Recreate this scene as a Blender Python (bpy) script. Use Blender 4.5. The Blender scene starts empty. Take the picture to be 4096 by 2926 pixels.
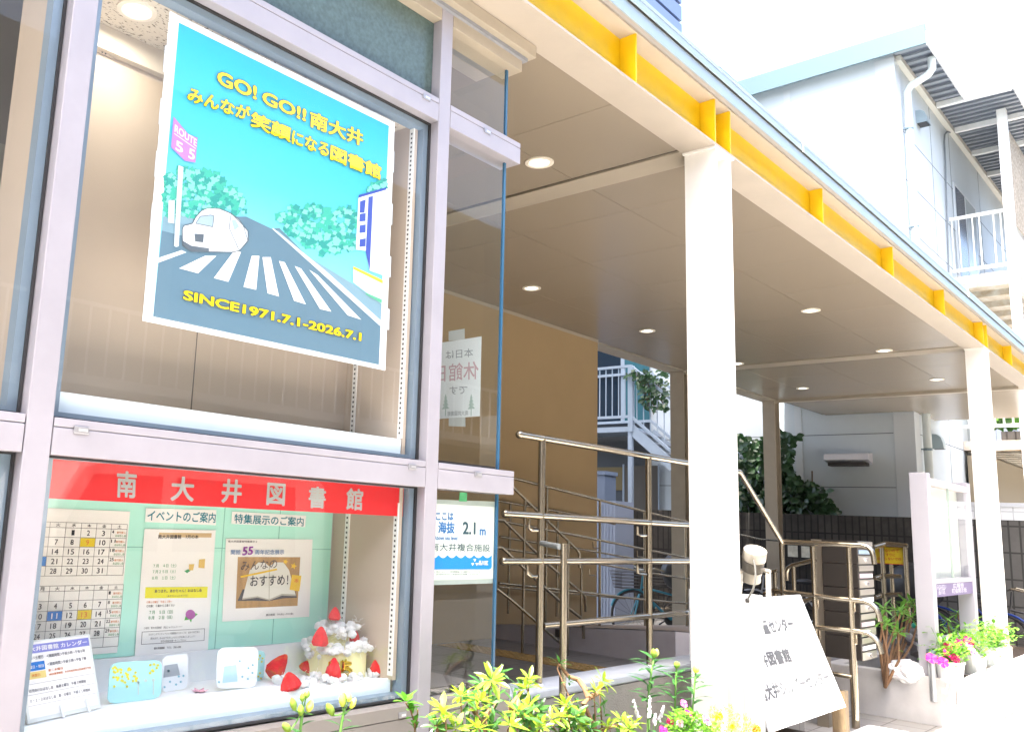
import bpy, bmesh, math, random
from mathutils import Vector, Matrix
rad = math.radians
rnd = random.Random(7)
scene = bpy.context.scene
C = scene.collection

# ---------------------------------------------------------------- camera
CAM = Vector((0.0, 0.0, 1.5))
RGT = Vector((0.7032700720, -0.7093746364, 0.0468916942))
DWN = Vector((0.1522841378, 0.0858889212, -0.9845977019))
FWD = Vector((0.6944211598, 0.6995789580, 0.1684296126))
FPX, CX, CY = 3540.3777752, 1492.3809389, 1465.2334444
cam_d = bpy.data.cameras.new('camera')
cam = bpy.data.objects.new('camera', cam_d)
C.objects.link(cam)
m3 = Matrix((RGT, -DWN, -FWD)).transposed()
cam.matrix_world = Matrix.Translation(CAM) @ m3.to_4x4()
cam_d.sensor_fit = 'HORIZONTAL'; cam_d.sensor_width = 36.0
cam_d.lens = FPX / 4096 * 36.0
cam_d.shift_x = (2048 - CX) / 4096
cam_d.shift_y = (CY - 1463) / 4096
cam_d.clip_start = 0.05; cam_d.clip_end = 500
scene.camera = cam

# ---------------------------------------------------------------- light
SUN = Vector((-0.38, -0.028, 0.92)).normalized()
elev = math.asin(SUN.z); azim = math.atan2(SUN.x, SUN.y)
world = bpy.data.worlds.new('World'); scene.world = world
world.use_nodes = True
wn = world.node_tree; wn.nodes.clear()
sky = wn.nodes.new('ShaderNodeTexSky'); sky.sky_type = 'NISHITA'
sky.sun_disc = False; sky.sun_elevation = elev; sky.sun_rotation = azim
sky.air_density = 1.0; sky.dust_density = 6.0; sky.ozone_density = 1.0
bg = wn.nodes.new('ShaderNodeBackground'); bg.inputs[1].default_value = 0.15
wo = wn.nodes.new('ShaderNodeOutputWorld')
wn.links.new(sky.outputs[0], bg.inputs[0]); wn.links.new(bg.outputs[0], wo.inputs[0])
sd = bpy.data.lights.new('sun', 'SUN'); sd.energy = 4.2; sd.angle = rad(0.6); sd.color = (1.0, 0.94, 0.86)
so = bpy.data.objects.new('sun', sd); C.objects.link(so)
so.rotation_euler = SUN.to_track_quat('Z', 'Y').to_euler(); so.location = (0, 0, 30)
scene.view_settings.view_transform = 'Standard'; scene.view_settings.look = 'None'
scene.view_settings.exposure = 2.75; scene.view_settings.gamma = 1.0
scene.cycles.max_bounces = 10; scene.cycles.diffuse_bounces = 5; scene.cycles.transparent_max_bounces = 16
scene.cycles.glossy_bounces = 4; scene.cycles.use_denoising = True
scene.cycles.caustics_reflective = False; scene.cycles.caustics_refractive = False
scene.cycles.sample_clamp_indirect = 6.0

# ---------------------------------------------------------------- survey helper
def W(u, v, x=None, y=None, z=None, pl=None):
    """point of the place that lies at photo pixel (u, v) on the plane x=, y= or z= (or point+normal pl)"""
    d = RGT * ((u - CX) / FPX) + DWN * ((v - CY) / FPX) + FWD
    if pl is not None:
        p0, n = pl
        t = (p0 - CAM).dot(n) / d.dot(n)
    elif y is not None: t = (y - CAM.y) / d.y
    elif x is not None: t = (x - CAM.x) / d.x
    else: t = (z - CAM.z) / d.z
    return CAM + d * t
def Z(u0, v0, s): return lambda a, b: (u0 + a * s, v0 + b * s)

# ---------------------------------------------------------------- materials
MATS = {}
def mat(name, col, rough=0.5, metal=0.0, spec=0.5, noise=0.0, nscale=20.0, bump=0.0, bscale=80.0, emit=None, estr=0.0,
        col2=None, sheen=0.0, trans=0.0, coat=0.0, stretch=None, alpha=1.0, sss=0.0, translucent=0.0):
    if name in MATS: return MATS[name]
    m = bpy.data.materials.new(name); m.use_nodes = True
    nt = m.node_tree; b = nt.nodes['Principled BSDF']
    b.inputs['Base Color'].default_value = (*col, 1); b.inputs['Roughness'].default_value = rough
    b.inputs['Metallic'].default_value = metal; b.inputs['Specular IOR Level'].default_value = spec
    if coat: b.inputs['Coat Weight'].default_value = coat
    if trans: b.inputs['Transmission Weight'].default_value = trans
    if sss:
        b.inputs['Subsurface Weight'].default_value = sss
        b.inputs['Subsurface Radius'].default_value = (0.02, 0.02, 0.02)
    if alpha < 1: b.inputs['Alpha'].default_value = alpha
    tc = nt.nodes.new('ShaderNodeTexCoord'); mp = nt.nodes.new('ShaderNodeMapping')
    nt.links.new(tc.outputs['Object'], mp.inputs[0])
    if stretch: mp.inputs['Scale'].default_value = stretch
    if noise or col2:
        nz = nt.nodes.new('ShaderNodeTexNoise'); nz.inputs['Scale'].default_value = nscale
        nz.inputs['Detail'].default_value = 6; nz.inputs['Roughness'].default_value = 0.6
        nt.links.new(mp.outputs[0], nz.inputs['Vector'])
        mx = nt.nodes.new('ShaderNodeMix'); mx.data_type = 'RGBA'
        c2 = col2 if col2 else tuple(max(0, c * (1 - noise)) for c in col)
        mx.inputs['A'].default_value = (*c2, 1)
        c1 = col if col2 else tuple(min(1, c * (1 + noise * .6)) for c in col)
        mx.inputs['B'].default_value = (*c1, 1)
        rp = nt.nodes.new('ShaderNodeMapRange'); rp.inputs['From Min'].default_value = 0.35; rp.inputs['From Max'].default_value = 0.65
        nt.links.new(nz.outputs['Fac'], rp.inputs['Value']); nt.links.new(rp.outputs[0], mx.inputs['Factor'])
        nt.links.new(mx.outputs['Result'], b.inputs['Base Color'])
        rr = nt.nodes.new('ShaderNodeMapRange'); rr.inputs['To Min'].default_value = max(0, rough - .08); rr.inputs['To Max'].default_value = min(1, rough + .1)
        nt.links.new(nz.outputs['Fac'], rr.inputs['Value']); nt.links.new(rr.outputs[0], b.inputs['Roughness'])
    if bump:
        n2 = nt.nodes.new('ShaderNodeTexNoise'); n2.inputs['Scale'].default_value = bscale; n2.inputs['Detail'].default_value = 4
        nt.links.new(mp.outputs[0], n2.inputs['Vector'])
        bp = nt.nodes.new('ShaderNodeBump'); bp.inputs['Strength'].default_value = bump; bp.inputs['Distance'].default_value = 0.004
        nt.links.new(n2.outputs['Fac'], bp.inputs['Height']); nt.links.new(bp.outputs[0], b.inputs['Normal'])
    if emit:
        b.inputs['Emission Color'].default_value = (*emit, 1); b.inputs['Emission Strength'].default_value = estr
    if translucent:
        tl = nt.nodes.new('ShaderNodeBsdfTranslucent'); tl.inputs[0].default_value = (*[min(1, c * 1.6) for c in col], 1)
        ms = nt.nodes.new('ShaderNodeMixShader'); ms.inputs[0].default_value = translucent
        out = nt.nodes['Material Output']
        nt.links.new(b.outputs[0], ms.inputs[1]); nt.links.new(tl.outputs[0], ms.inputs[2]); nt.links.new(ms.outputs[0], out.inputs[0])
    MATS[name] = m
    return m
def glass(name, tint=(0.93, 0.97, 0.96), ior=1.5, dirt=0.0, rough=0.0):
    if name in MATS: return MATS[name]
    m = bpy.data.materials.new(name); m.use_nodes = True
    nt = m.node_tree; nt.nodes.clear()
    out = nt.nodes.new('ShaderNodeOutputMaterial')
    tr = nt.nodes.new('ShaderNodeBsdfTransparent'); tr.inputs[0].default_value = (*tint, 1)
    gl = nt.nodes.new('ShaderNodeBsdfGlossy'); gl.inputs['Roughness'].default_value = rough
    fr = nt.nodes.new('ShaderNodeFresnel')
    ge = nt.nodes.new('ShaderNodeNewGeometry'); ir = nt.nodes.new('ShaderNodeMapRange')       # same reflectance from both sides of the thin pane
    ir.inputs['To Min'].default_value = ior; ir.inputs['To Max'].default_value = 1.0 / ior
    nt.links.new(ge.outputs['Backfacing'], ir.inputs['Value']); nt.links.new(ir.outputs[0], fr.inputs[0])
    ms = nt.nodes.new('ShaderNodeMixShader')
    nt.links.new(fr.outputs[0], ms.inputs[0]); nt.links.new(tr.outputs[0], ms.inputs[1]); nt.links.new(gl.outputs[0], ms.inputs[2])
    last = ms
    if dirt:
        df = nt.nodes.new('ShaderNodeBsdfDiffuse'); df.inputs[0].default_value = (.75, .78, .78, 1)
        tc = nt.nodes.new('ShaderNodeTexCoord'); nz = nt.nodes.new('ShaderNodeTexNoise'); nz.inputs['Scale'].default_value = 3.0; nz.inputs['Detail'].default_value = 8
        nt.links.new(tc.outputs['Object'], nz.inputs['Vector'])
        mr = nt.nodes.new('ShaderNodeMapRange'); mr.inputs['From Min'].default_value = .4; mr.inputs['From Max'].default_value = .75
        mr.inputs['To Min'].default_value = dirt * .5; mr.inputs['To Max'].default_value = dirt * 1.6
        nt.links.new(nz.outputs['Fac'], mr.inputs['Value'])
        m2 = nt.nodes.new('ShaderNodeMixShader'); nt.links.new(mr.outputs[0], m2.inputs[0])
        nt.links.new(ms.outputs[0], m2.inputs[1]); nt.links.new(df.outputs[0], m2.inputs[2]); last = m2
    nt.links.new(last.outputs[0], out.inputs[0])
    MATS[name] = m
    return m
def brickmat(name, c1, c2, mortar, w, h, msize=0.02, rough=0.8, off=0.5, axis='XZ', bump=0.3, stain=0.0, staincol=(.02, .02, .02), nscale=2.5):
    """rectangular tiles w x h metres laid in the plane given by axis"""
    if name in MATS: return MATS[name]
    m = bpy.data.materials.new(name); m.use_nodes = True
    nt = m.node_tree; b = nt.nodes['Principled BSDF']; b.inputs['Roughness'].default_value = rough
    tc = nt.nodes.new('ShaderNodeTexCoord'); sp = nt.nodes.new('ShaderNodeSeparateXYZ'); cb = nt.nodes.new('ShaderNodeCombineXYZ')
    nt.links.new(tc.outputs['Object'], sp.inputs[0])
    nt.links.new(sp.outputs['XYZ'.index(axis[0])], cb.inputs[0]); nt.links.new(sp.outputs['XYZ'.index(axis[1])], cb.inputs[1])
    br = nt.nodes.new('ShaderNodeTexBrick'); br.offset = off; br.inputs['Scale'].default_value = 1.0
    br.inputs['Brick Width'].default_value = w; br.inputs['Row Height'].default_value = h; br.inputs['Mortar Size'].default_value = msize
    br.inputs['Mortar Smooth'].default_value = 0.1
    br.inputs['Color1'].default_value = (*c1, 1); br.inputs['Color2'].default_value = (*c2, 1); br.inputs['Mortar'].default_value = (*mortar, 1)
    nt.links.new(cb.outputs[0], br.inputs['Vector'])
    col = br.outputs['Color']
    nz = nt.nodes.new('ShaderNodeTexNoise'); nz.inputs['Scale'].default_value = nscale; nz.inputs['Detail'].default_value = 8; nz.inputs['Roughness'].default_value = .7
    nt.links.new(tc.outputs['Object'], nz.inputs['Vector'])
    if stain:
        mr = nt.nodes.new('ShaderNodeMapRange'); mr.inputs['From Min'].default_value = .42; mr.inputs['From Max'].default_value = .62; mr.inputs['To Max'].default_value = stain
        nt.links.new(nz.outputs['Fac'], mr.inputs['Value'])
        mx = nt.nodes.new('ShaderNodeMix'); mx.data_type = 'RGBA'; mx.inputs['B'].default_value = (*staincol, 1)
        nt.links.new(mr.outputs[0], mx.inputs['Factor']); nt.links.new(col, mx.inputs['A']); col = mx.outputs['Result']
    nt.links.new(col, b.inputs['Base Color'])
    bp = nt.nodes.new('ShaderNodeBump'); bp.inputs['Strength'].default_value = bump; bp.inputs['Distance'].default_value = .006; bp.invert = True
    nt.links.new(br.outputs['Fac'], bp.inputs['Height']); nt.links.new(bp.outputs[0], b.inputs['Normal'])
    MATS[name] = m
    return m

# ---------------------------------------------------------------- things, parts and shapes
BASE = {}
def tag(o, label, cat, group=None):
    o['label'] = label; o['category'] = cat
    if group: o['group'] = group
    return o
def thing(name, label, cat, loc=(0, 0, 0), group=None):
    o = bpy.data.objects.new(name, None); o.empty_display_size = .1
    C.objects.link(o); o.location = loc; BASE[o.name] = Vector(loc)
    return tag(o, label, cat, group)
def dup(root, loc, label=None, rotz=None, scale=None):
    r = root.copy(); C.objects.link(r); r.location = loc
    if label: r['label'] = label
    if rotz is not None: r.rotation_euler = (0, 0, rotz)
    if scale is not None: r.scale = (scale,) * 3
    for ch in list(root.children):
        c = ch.copy(); C.objects.link(c); c.parent = r
        for g in list(ch.children):
            d = g.copy(); C.objects.link(d); d.parent = c
    BASE[r.name] = Vector(loc)
    return r
class MB:
    def __init__(s): s.v = []; s.f = []
    def add(s, vs, fs):
        n = len(s.v); s.v += [tuple(p) for p in vs]; s.f += [tuple(i + n for i in f) for f in fs]
        return s
    def box(s, x0, x1, y0, y1, z0, z1):
        return s.add([(x0, y0, z0), (x1, y0, z0), (x1, y1, z0), (x0, y1, z0), (x0, y0, z1), (x1, y0, z1), (x1, y1, z1), (x0, y1, z1)],
                     [(0, 3, 2, 1), (4, 5, 6, 7), (0, 1, 5, 4), (1, 2, 6, 5), (2, 3, 7, 6), (3, 0, 4, 7)])
    def obox(s, c, ax, ay, az):
        c, ax, ay, az = map(Vector, (c, ax, ay, az))
        vs = [c + ax * i + ay * j + az * k for k in (-1, 1) for i, j in ((-1, -1), (1, -1), (1, 1), (-1, 1))]
        fl = ax.cross(ay).dot(az) < 0
        fs = [(0, 3, 2, 1), (4, 5, 6, 7), (0, 1, 5, 4), (1, 2, 6, 5), (2, 3, 7, 6), (3, 0, 4, 7)]
        return s.add(vs, [tuple(reversed(f)) for f in fs] if fl else fs)
    def poly(s, pts): return s.add(pts, [tuple(range(len(pts)))])
    def slab(s, pts, d):
        """polygon pts extruded by vector d"""
        n = len(pts); d = Vector(d); pts = [Vector(p) for p in pts]
        vs = pts + [p + d for p in pts]
        return s.add(vs, [tuple(range(n)), tuple(reversed(range(n, 2 * n)))] + [((i + 1) % n, i, i + n, (i + 1) % n + n) for i in range(n)])
    def tube(s, pts, r, n=10, cap=True):
        pts = [Vector(p) for p in pts]; rs = r if isinstance(r, (list, tuple)) else [r] * len(pts)
        base = len(s.v); prev = None; rings = []
        for i, p in enumerate(pts):
            a = pts[max(i - 1, 0)]; b = pts[min(i + 1, len(pts) - 1)]
            t = (b - a).normalized()
            if prev is None:
                up = Vector((0, 0, 1)) if abs(t.z) < .9 else Vector((1, 0, 0))
                nx = t.cross(up).normalized()
            else: nx = (prev - t * prev.dot(t)).normalized()
            prev = nx; ny = t.cross(nx)
            k = 1.0
            if 0 < i < len(pts) - 1:
                c = (pts[i] - a).normalized().dot((b - pts[i]).normalized()); k = 1.0 / max(.6, math.sqrt(max(.01, (1 + c) / 2)))
            rings.append([p + (nx * math.cos(2 * math.pi * j / n) + ny * math.sin(2 * math.pi * j / n)) * rs[i] * k for j in range(n)])
        for rg in rings: s.v += [tuple(q) for q in rg]
        for i in range(len(pts) - 1):
            for j in range(n):
                a = base + i * n + j; b = base + i * n + (j + 1) % n
                s.f.append((a, b, b + n, a + n))
        if cap:
            s.f.append(tuple(base + j for j in reversed(range(n)))); e = base + (len(pts) - 1) * n
            s.f.append(tuple(e + j for j in range(n)))
        return s
    def lathe(s, o, prof, n=24, axis=(0, 0, 1)):
        o = Vector(o); az = Vector(axis).normalized()
        ax = az.cross(Vector((0, 1, 0) if abs(az.y) < .9 else (1, 0, 0))).normalized(); ay = az.cross(ax)
        base = len(s.v)
        for r, h in prof:
            for j in range(n):
                a = 2 * math.pi * j / n
                s.v.append(tuple(o + az * h + (ax * math.cos(a) + ay * math.sin(a)) * r))
        for i in range(len(prof) - 1):
            for j in range(n):
                a = base + i * n + j; b = base + i * n + (j + 1) % n
                s.f.append((a, b, b + n, a + n))
        return s
    def ball(s, c, r, n=10, m=7, sq=(1, 1, 1), jit=0.0):
        base = len(s.v); c = Vector(c)
        for i in range(m + 1):
            th = math.pi * i / m
            for j in range(n):
                ph = 2 * math.pi * j / n; k = 1 + (rnd.random() - .5) * jit
                s.v.append((c.x + r * sq[0] * k * math.sin(th) * math.cos(ph), c.y + r * sq[1] * k * math.sin(th) * math.sin(ph), c.z + r * sq[2] * k * math.cos(th)))
        for i in range(m):
            for j in range(n):
                a = base + i * n + j; b = base + i * n + (j + 1) % n
                s.f.append((a, a + n, b + n, b))
        return s
    def mesh(s, name, base=Vector((0, 0, 0)), smooth=False):
        me = bpy.data.meshes.new(name)
        me.from_pydata([(p[0] - base.x, p[1] - base.y, p[2] - base.z) for p in s.v], [], s.f)
        me.validate(); me.update()
        if smooth:
            me.polygons.foreach_set('use_smooth', [True] * len(me.polygons))
        return me
    def build(s, name, m, parent=None, smooth=False, bevel=0.0, label=None, cat=None, group=None, kind=None, base=None):
        b = BASE[parent.name] if parent else (Vector(base) if base else Vector((0, 0, 0)))
        me = s.mesh(name, b, smooth)
        if m: me.materials.append(m)
        o = bpy.data.objects.new(name, me); C.objects.link(o)
        if parent: o.parent = parent; BASE[o.name] = b
        else: o.location = b; BASE[o.name] = b
        if smooth and hasattr(me, 'set_sharp_from_angle'): me.set_sharp_from_angle(angle=rad(40))
        if bevel:
            md = o.modifiers.new('bevel', 'BEVEL'); md.width = bevel; md.segments = 2; md.limit_method = 'ANGLE'; md.angle_limit = rad(50)
        if label: tag(o, label, cat, group)
        if kind: o['kind'] = kind
        return o
def struct(name, mb, m, **k): return mb.build(name, m, kind='structure', **k)

# ---------------------------------------------------------------- lettering
_tc = {}
def glyphs(s, bold=0.0):
    key = (s, bold)
    if key in _tc: return _tc[key]
    cu = bpy.data.curves.new('t', 'FONT'); cu.body = s; cu.size = 1.0; cu.resolution_u = 3; cu.offset = bold
    ob = bpy.data.objects.new('t', cu)
    me = bpy.data.meshes.new_from_object(ob)
    vs = [v.co.copy() for v in me.vertices]; fs = [tuple(p.vertices) for p in me.polygons]
    bpy.data.objects.remove(ob); bpy.data.curves.remove(cu); bpy.data.meshes.remove(me)
    if not vs: vs = [Vector((0, 0, 0))] * 3
    x0 = min(v.x for v in vs); x1 = max(v.x for v in vs); y0 = min(v.y for v in vs); y1 = max(v.y for v in vs)
    _tc[key] = (vs, fs, x0, x1, y0, y1)
    return _tc[key]
def letter(mb, s, bl, br, tl, lift=Vector((0, 0, 0)), bold=0.0, ref=None):
    """text s fitted into the parallelogram bottom-left, bottom-right, top-left (world points); bold strokes are shifted copies"""
    vs, fs, x0, x1, y0, y1 = glyphs(s)
    bl, br, tl = Vector(bl) + lift, Vector(br) + lift, Vector(tl) + lift
    r0 = max(0, ref if ref is not None else bold)
    x0 -= r0; x1 += r0; y0 -= r0; y1 += r0
    ex = (br - bl) / max(1e-6, x1 - x0); ey = (tl - bl) / max(1e-6, y1 - y0)
    n = ex.cross(ey).normalized()
    if n.dot(CAM - bl) < 0: n = -n
    offs = [(0, 0)]
    if bold > .004:
        k = 4 if bold < .025 else 8
        offs += [(bold * math.cos(2 * math.pi * (i + .5) / k), bold * math.sin(2 * math.pi * (i + .5) / k)) for i in range(k)]
    for i, (ox, oy) in enumerate(offs):
        mb.add([bl + ex * (v.x + ox - x0) + ey * (v.y + oy - y0) + n * (.00006 * i) for v in vs], fs)
class Sheet:
    """a flat printed thing on a real plane; px polygons are laid on that plane, layers 0.5 mm apart"""
    def __init__(s, lift, zt=None, **plane):
        s.pl = plane; s.lift = Vector(lift); s.zt = zt
    def p(s, a, b=None):
        if b is None: a, b = a
        if s.zt: a, b = s.zt(a, b)
        return W(a, b, **s.pl)
    def poly(s, mb, pts, layer=1):
        mb.poly([s.p(*q) + s.lift * layer for q in pts]); return s
    def text(s, mb, t, bl, br, tl, layer=2, bold=0.0, ref=None):
        letter(mb, t, s.p(*bl), s.p(*br), s.p(*tl), s.lift * layer, bold, ref); return s
# ================================================================ SETTING
M_alu = mat('anodised_aluminium', (.36, .345, .38), .42, .25, .5, noise=.05, nscale=6, bump=.05, bscale=900)
M_aluin = mat('inner_frame_aluminium', (.20, .27, .34), .4, .2)
M_gasket = mat('black_gasket', (.02, .02, .022), .7)
M_white = mat('white_paint', (.74, .725, .69), .5, noise=.03, nscale=8, bump=.25, bscale=260)
M_wpaint2 = mat('white_painted_board', (.78, .80, .80), .45)
M_yel = mat('yellow_paint', (.78, .50, .003), .42, noise=.05, nscale=9, bump=.3, bscale=240)
M_ceil = mat('ceiling_panel', (.25, .21, .16), .25, spec=.4)
M_beam = mat('bounce_toned_white', (.40, .35, .29), .5, noise=.05, nscale=5, bump=.3, bscale=260)  # column white again, darkened and warmed to imitate bounced light on the beam
M_cream = mat('cream_paint', (.34, .295, .23), .5, noise=.04, nscale=9, bump=.2, bscale=260)
M_ochre = mat('ochre_render', (.34, .24, .125), .85, noise=.12, nscale=2.2, bump=.4, bscale=140, col2=(.32, .225, .115))
M_conc = mat('concrete', (.62, .60, .57), .9, noise=.1, nscale=7, bump=.35, bscale=150)
M_concd = mat('worn_concrete', (.48, .45, .41), .9, noise=.2, nscale=9, bump=.3, bscale=120)
M_stain = mat('stainless_steel', (.34, .295, .225), .27, 1.0)
M_dark = mat('dark_metal', (.055, .05, .047), .5, .3)
M_black = mat('black_plastic', (.02, .02, .022), .5)
M_ink = mat('printing_ink', (.03, .03, .035), .7)
M_paper = mat('white_paper', (.82, .82, .80), .7)
M_glass = glass('window_glass', tint=(.97, .98, .98), dirt=.006)
M_glassd = glass('clean_glass')
M_mint = mat('mint_board', (.42, .80, .68), .75)
M_beige = mat('beige_wall_covering', (.48, .40, .32), .75, noise=.03, nscale=4, bump=.1, bscale=300)
M_soil = mat('soil', (.07, .05, .035), .95, noise=.4, nscale=30, bump=.6, bscale=60)

g = MB(); g.poly([(-70, -70, 0), (140, -70, 0), (140, 140, 0), (-70, 140, 0)])
struct('street', g, mat('street_asphalt', (.13, .13, .125), .9, noise=.2, nscale=1.5, bump=.3, bscale=90))
g = MB(); g.box(-40, 60, -1.0, 1.6, .0, .003)
struct('pavement', g, mat('street_paving', (.64, .62, .59), .9, noise=.08, nscale=1.5, bump=.2, bscale=90))
g = MB(); g.poly([(6.6, 1.2, .004), (14.75, 1.2, .004), (14.75, 7.5, .004), (6.6, 7.5, .004)])
struct('forecourt_paving', g, brickmat('forecourt_tiles', (.27, .26, .245), (.30, .29, .27), (.13, .12, .11), .3, .3, .006, .6, 0.0, 'XY'))
g = MB(); g.box(2.99, 6.998, 2.475, 5.26, 0.0, .44)
struct('entrance_floor', g, brickmat('entrance_tiles', (.125, .118, .112), (.14, .132, .125), (.055, .05, .048), .3, .3, .006, .45, 0.0, 'XY'))
# wheelchair ramp landing: solid block, top falls away to the right
fa = W(1986, 2496, x=7.0); ne = W(2582, 2520, x=7.0)
g = MB()
y0, y1 = 3.45, 5.27
def rz(y): return ne.z + (fa.z - ne.z) * (y - ne.y) / (fa.y - ne.y)
zA, zB = rz(y0), rz(y1)
g.add([(7, y0, 0), (11, y0, 0), (11, y1, 0), (7, y1, 0), (7, y0, zA), (11, y0, .36), (11, y1, .36), (7, y1, zB)],
      [(0, 3, 2, 1), (4, 5, 6, 7), (0, 1, 5, 4), (1, 2, 6, 5), (2, 3, 7, 6), (3, 0, 4, 7)])
struct('ramp', g, mat('ramp_concrete', (.34, .315, .315), .9, noise=.06, nscale=6, bump=.35, bscale=200))
g = MB(); g.add([(7.03, y0 + .03, zA + .004), (10.97, y0 + .03, .364), (10.97, y1 - .01, .364), (7.03, y1 - .01, zB + .004)], [(0, 1, 2, 3)])
struct('ramp_surface', g, mat('ramp_coating', (.30, .235, .18), .85, noise=.12, nscale=10))
# tactile paving
def tactile(x0, x1, ya, yb, z):
    g = MB(); g.box(x0, x1, ya, yb, z - .002, z + .004)
    x = x0 + .03
    while x < x1 - .02:
        y = ya + .03
        while y < yb - .02:
            g.lathe((x, y, z + .004), [(.013, 0), (.010, .004), (0, .0055)], 8); y += .06
        x += .06
    return g
zt = .442
pa = W(1986, 2557 + 32, z=zt)
struct('tactile_paving', tactile(6.1, 6.4, 2.6, 5.2, zt), mat('tactile_yellow', (.27, .165, .045), .7, noise=.15, nscale=12))

# ================================================================ SHOPFRONT OF THE LIBRARY
lib = thing('library_shopfront', 'aluminium framed library shopfront with tall glass panes beside the entrance canopy', 'shopfront', (1.7, 2.3, 0))
YF, YG = 2.2, 2.245
for xa, xb in ((.959, 1.030), (2.488, 2.556)):
    g = MB(); g.box(xa, xb, YF, 2.32, .15, 3.56); g.build('mullion', M_alu, lib, bevel=.003)
def transom(z0, z1, spans, name='transom'):
    for xa, xb in spans:
        g = MB(); zs = z1 - .024
        g.box(xa, xb, YF, 2.31, z0, zs - .0012); g.box(xa, xb, YF, 2.31, zs + .0012, z1); g.box(xa + .002, xb - .002, YF + .006, 2.30, zs - .002, zs + .002)
        g.build(name, M_alu, lib, bevel=.002)
transom(1.622, 1.719, ((-2.2, .956), (1.0325, 2.4855), (2.5585, 3.04)))
transom(3.069, 3.166, ((1.0325, 2.4855), (2.5585, 3.04)))
for xa, xb in ((-2.2, .956), (1.0325, 2.4855), (2.5585, 3.04)):
    g = MB(); g.box(xa, xb, YF, 2.31, 3.509, 3.575); g.build('top_frame', M_cream, lib, bevel=.002)
    g = MB(); g.add([(xa, YF, .815), (xb, YF, .815), (xb, YF, .855), (xa, YF, .855), (xa, 2.31, .815), (xb, 2.31, .815), (xb, 2.31, .868), (xa, 2.31, .868)],
                    [(0, 1, 2, 3), (4, 7, 6, 5), (3, 2, 6, 7), (0, 4, 5, 1), (1, 5, 6, 2), (0, 3, 7, 4)])
    g.box(xa, xb, YF + .001, 2.30, .25, .812)
    g.build('sill', mat('sill_aluminium', (.29, .265, .24), .5, .15, noise=.05, nscale=5), lib)
g = MB(); g.box(-4, 3.085, 2.155, 2.5, 3.578, 3.636); g.build('head_cover', M_cream, lib, bevel=.003)
g = MB(); g.box(-4, 3.06, 2.185, 2.4, 3.560, 3.577); g.build('head_flashing', mat('grey_flashing', (.22, .23, .25), .5), lib)
# glass and the slim frames behind it
def pane(xa, xb, za, zb, m=M_glass, name='window_pane', fr=.032, fm=M_aluin, ft=.03):
    g = MB(); g.box(xa, xa + fr, YG + .006, YG + .05, za, zb); g.box(xb - fr, xb, YG + .006, YG + .05, za, zb)
    g.box(xa + fr, xb - fr, YG + .006, YG + .05, za, za + .02); g.box(xa + fr, xb - fr, YG + .006, YG + .05, zb - ft, zb)
    f = g.build('window_frame', fm, lib)
    g = MB()
    for a, b, c, d in ((xa, xa + .006, za, zb), (xb - .006, xb, za, zb), (xa + .006, xb - .006, za, za + .006), (xa + .006, xb - .006, zb - .006, zb)):
        g.box(a, b, YG - .006, YG + .005, c, d)
    g.build('gasket', M_gasket, f)
    g = MB(); g.poly([(xa, YG, za), (xb, YG, za), (xb, YG, zb), (xa, YG, zb)])
    return g.build(name, m, lib)
for xa, xb in ((-2.2, .957), (1.032, 2.486)):
    pane(xa, xb, .866, 1.622, ft=.007); pane(xa, xb, 1.719, 3.069 if xa > 0 else 3.509)
M_teal = mat('dusty_spandrel_glass', (.075, .115, .105), .22, noise=.25, nscale=60, spec=.5, bump=.05, bscale=60)
g = MB(); g.box(1.032, 2.486, YG, YG + .01, 3.166, 3.509); g.build('spandrel_panel', M_teal, lib)
def rpane(za, zb):
    g = MB(); g.poly([(2.557, YG, za), (2.992, YG, za), (2.992, YG, zb), (2.557, YG, zb)]); g.build('window_pane', M_glass, lib)
    g = MB(); g.poly([(2.986, YG + .003, za), (2.986, 2.72, za), (2.986, 2.72, zb), (2.986, YG + .003, zb)]); g.build('side_pane', M_glassd, lib)
    g = MB(); g.box(2.9795, 2.9925, YG - .004, YG + .006, za, zb); g.build('glass_edge', mat('glass_edge_blue', (.03, .11, .20), .2), lib)
    g = MB(); g.box(2.557, 2.976, YG + .006, YG + .04, za, za + .014); g.build('glazing_bead', M_dark, lib)
for a, b in ((.866, 1.622), (1.719, 3.069), (3.166, 3.509)): rpane(a, b)
# latches
def latch(z, a, b, c, d):
    p, q = W(*z(a, b), y=YF), W(*z(c, d), y=YF)
    x0, x1, z0, z1 = p.x, q.x, min(p.z, q.z), max(p.z, q.z)
    cz = (z0 + z1) / 2; z0, z1 = cz - .010, cz + .010
    g = MB(); g.box(x0, x1, YF - .005, YF, z0, z1); o = g.build('latch', mat('latch_metal', (.36, .36, .38), .35, .6), lib, bevel=.0015)
    g = MB(); g.box(x0 + .012, x1 - .006, YF - .0065, YF - .0052, z0 + .006, z1 - .006); g.build('latch_pull', mat('latch_bright', (.7, .7, .72), .3, .7), o)
zA_ = Z(0, 1550, .24626); zB_ = Z(1500, 1700, .24626); zC_ = Z(1540, 300, .24626)
latch(zA_, 1195, 640, 1440, 735); latch(zB_, 537, 635, 663, 708); latch(zB_, 1615, 760, 1728, 830)
latch(zC_, 612, 330, 730, 410); latch(zC_, 1605, 890, 1708, 955); latch(Z(1400, 2526, .24626), 785, 1320, 905, 1370)
# side wall of the building beyond the corner glass
g = MB(); g.box(2.50, 2.985, 2.722, 5.27, .3, 3.63); g.build('corner_wall', M_beige, lib)
g = MB(); g.box(2.50, 3.03, 2.30, 2.72, .45, .86); g.build('corner_upstand', mat('sill_aluminium', (.56, .53, .48), .5), lib)
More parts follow.
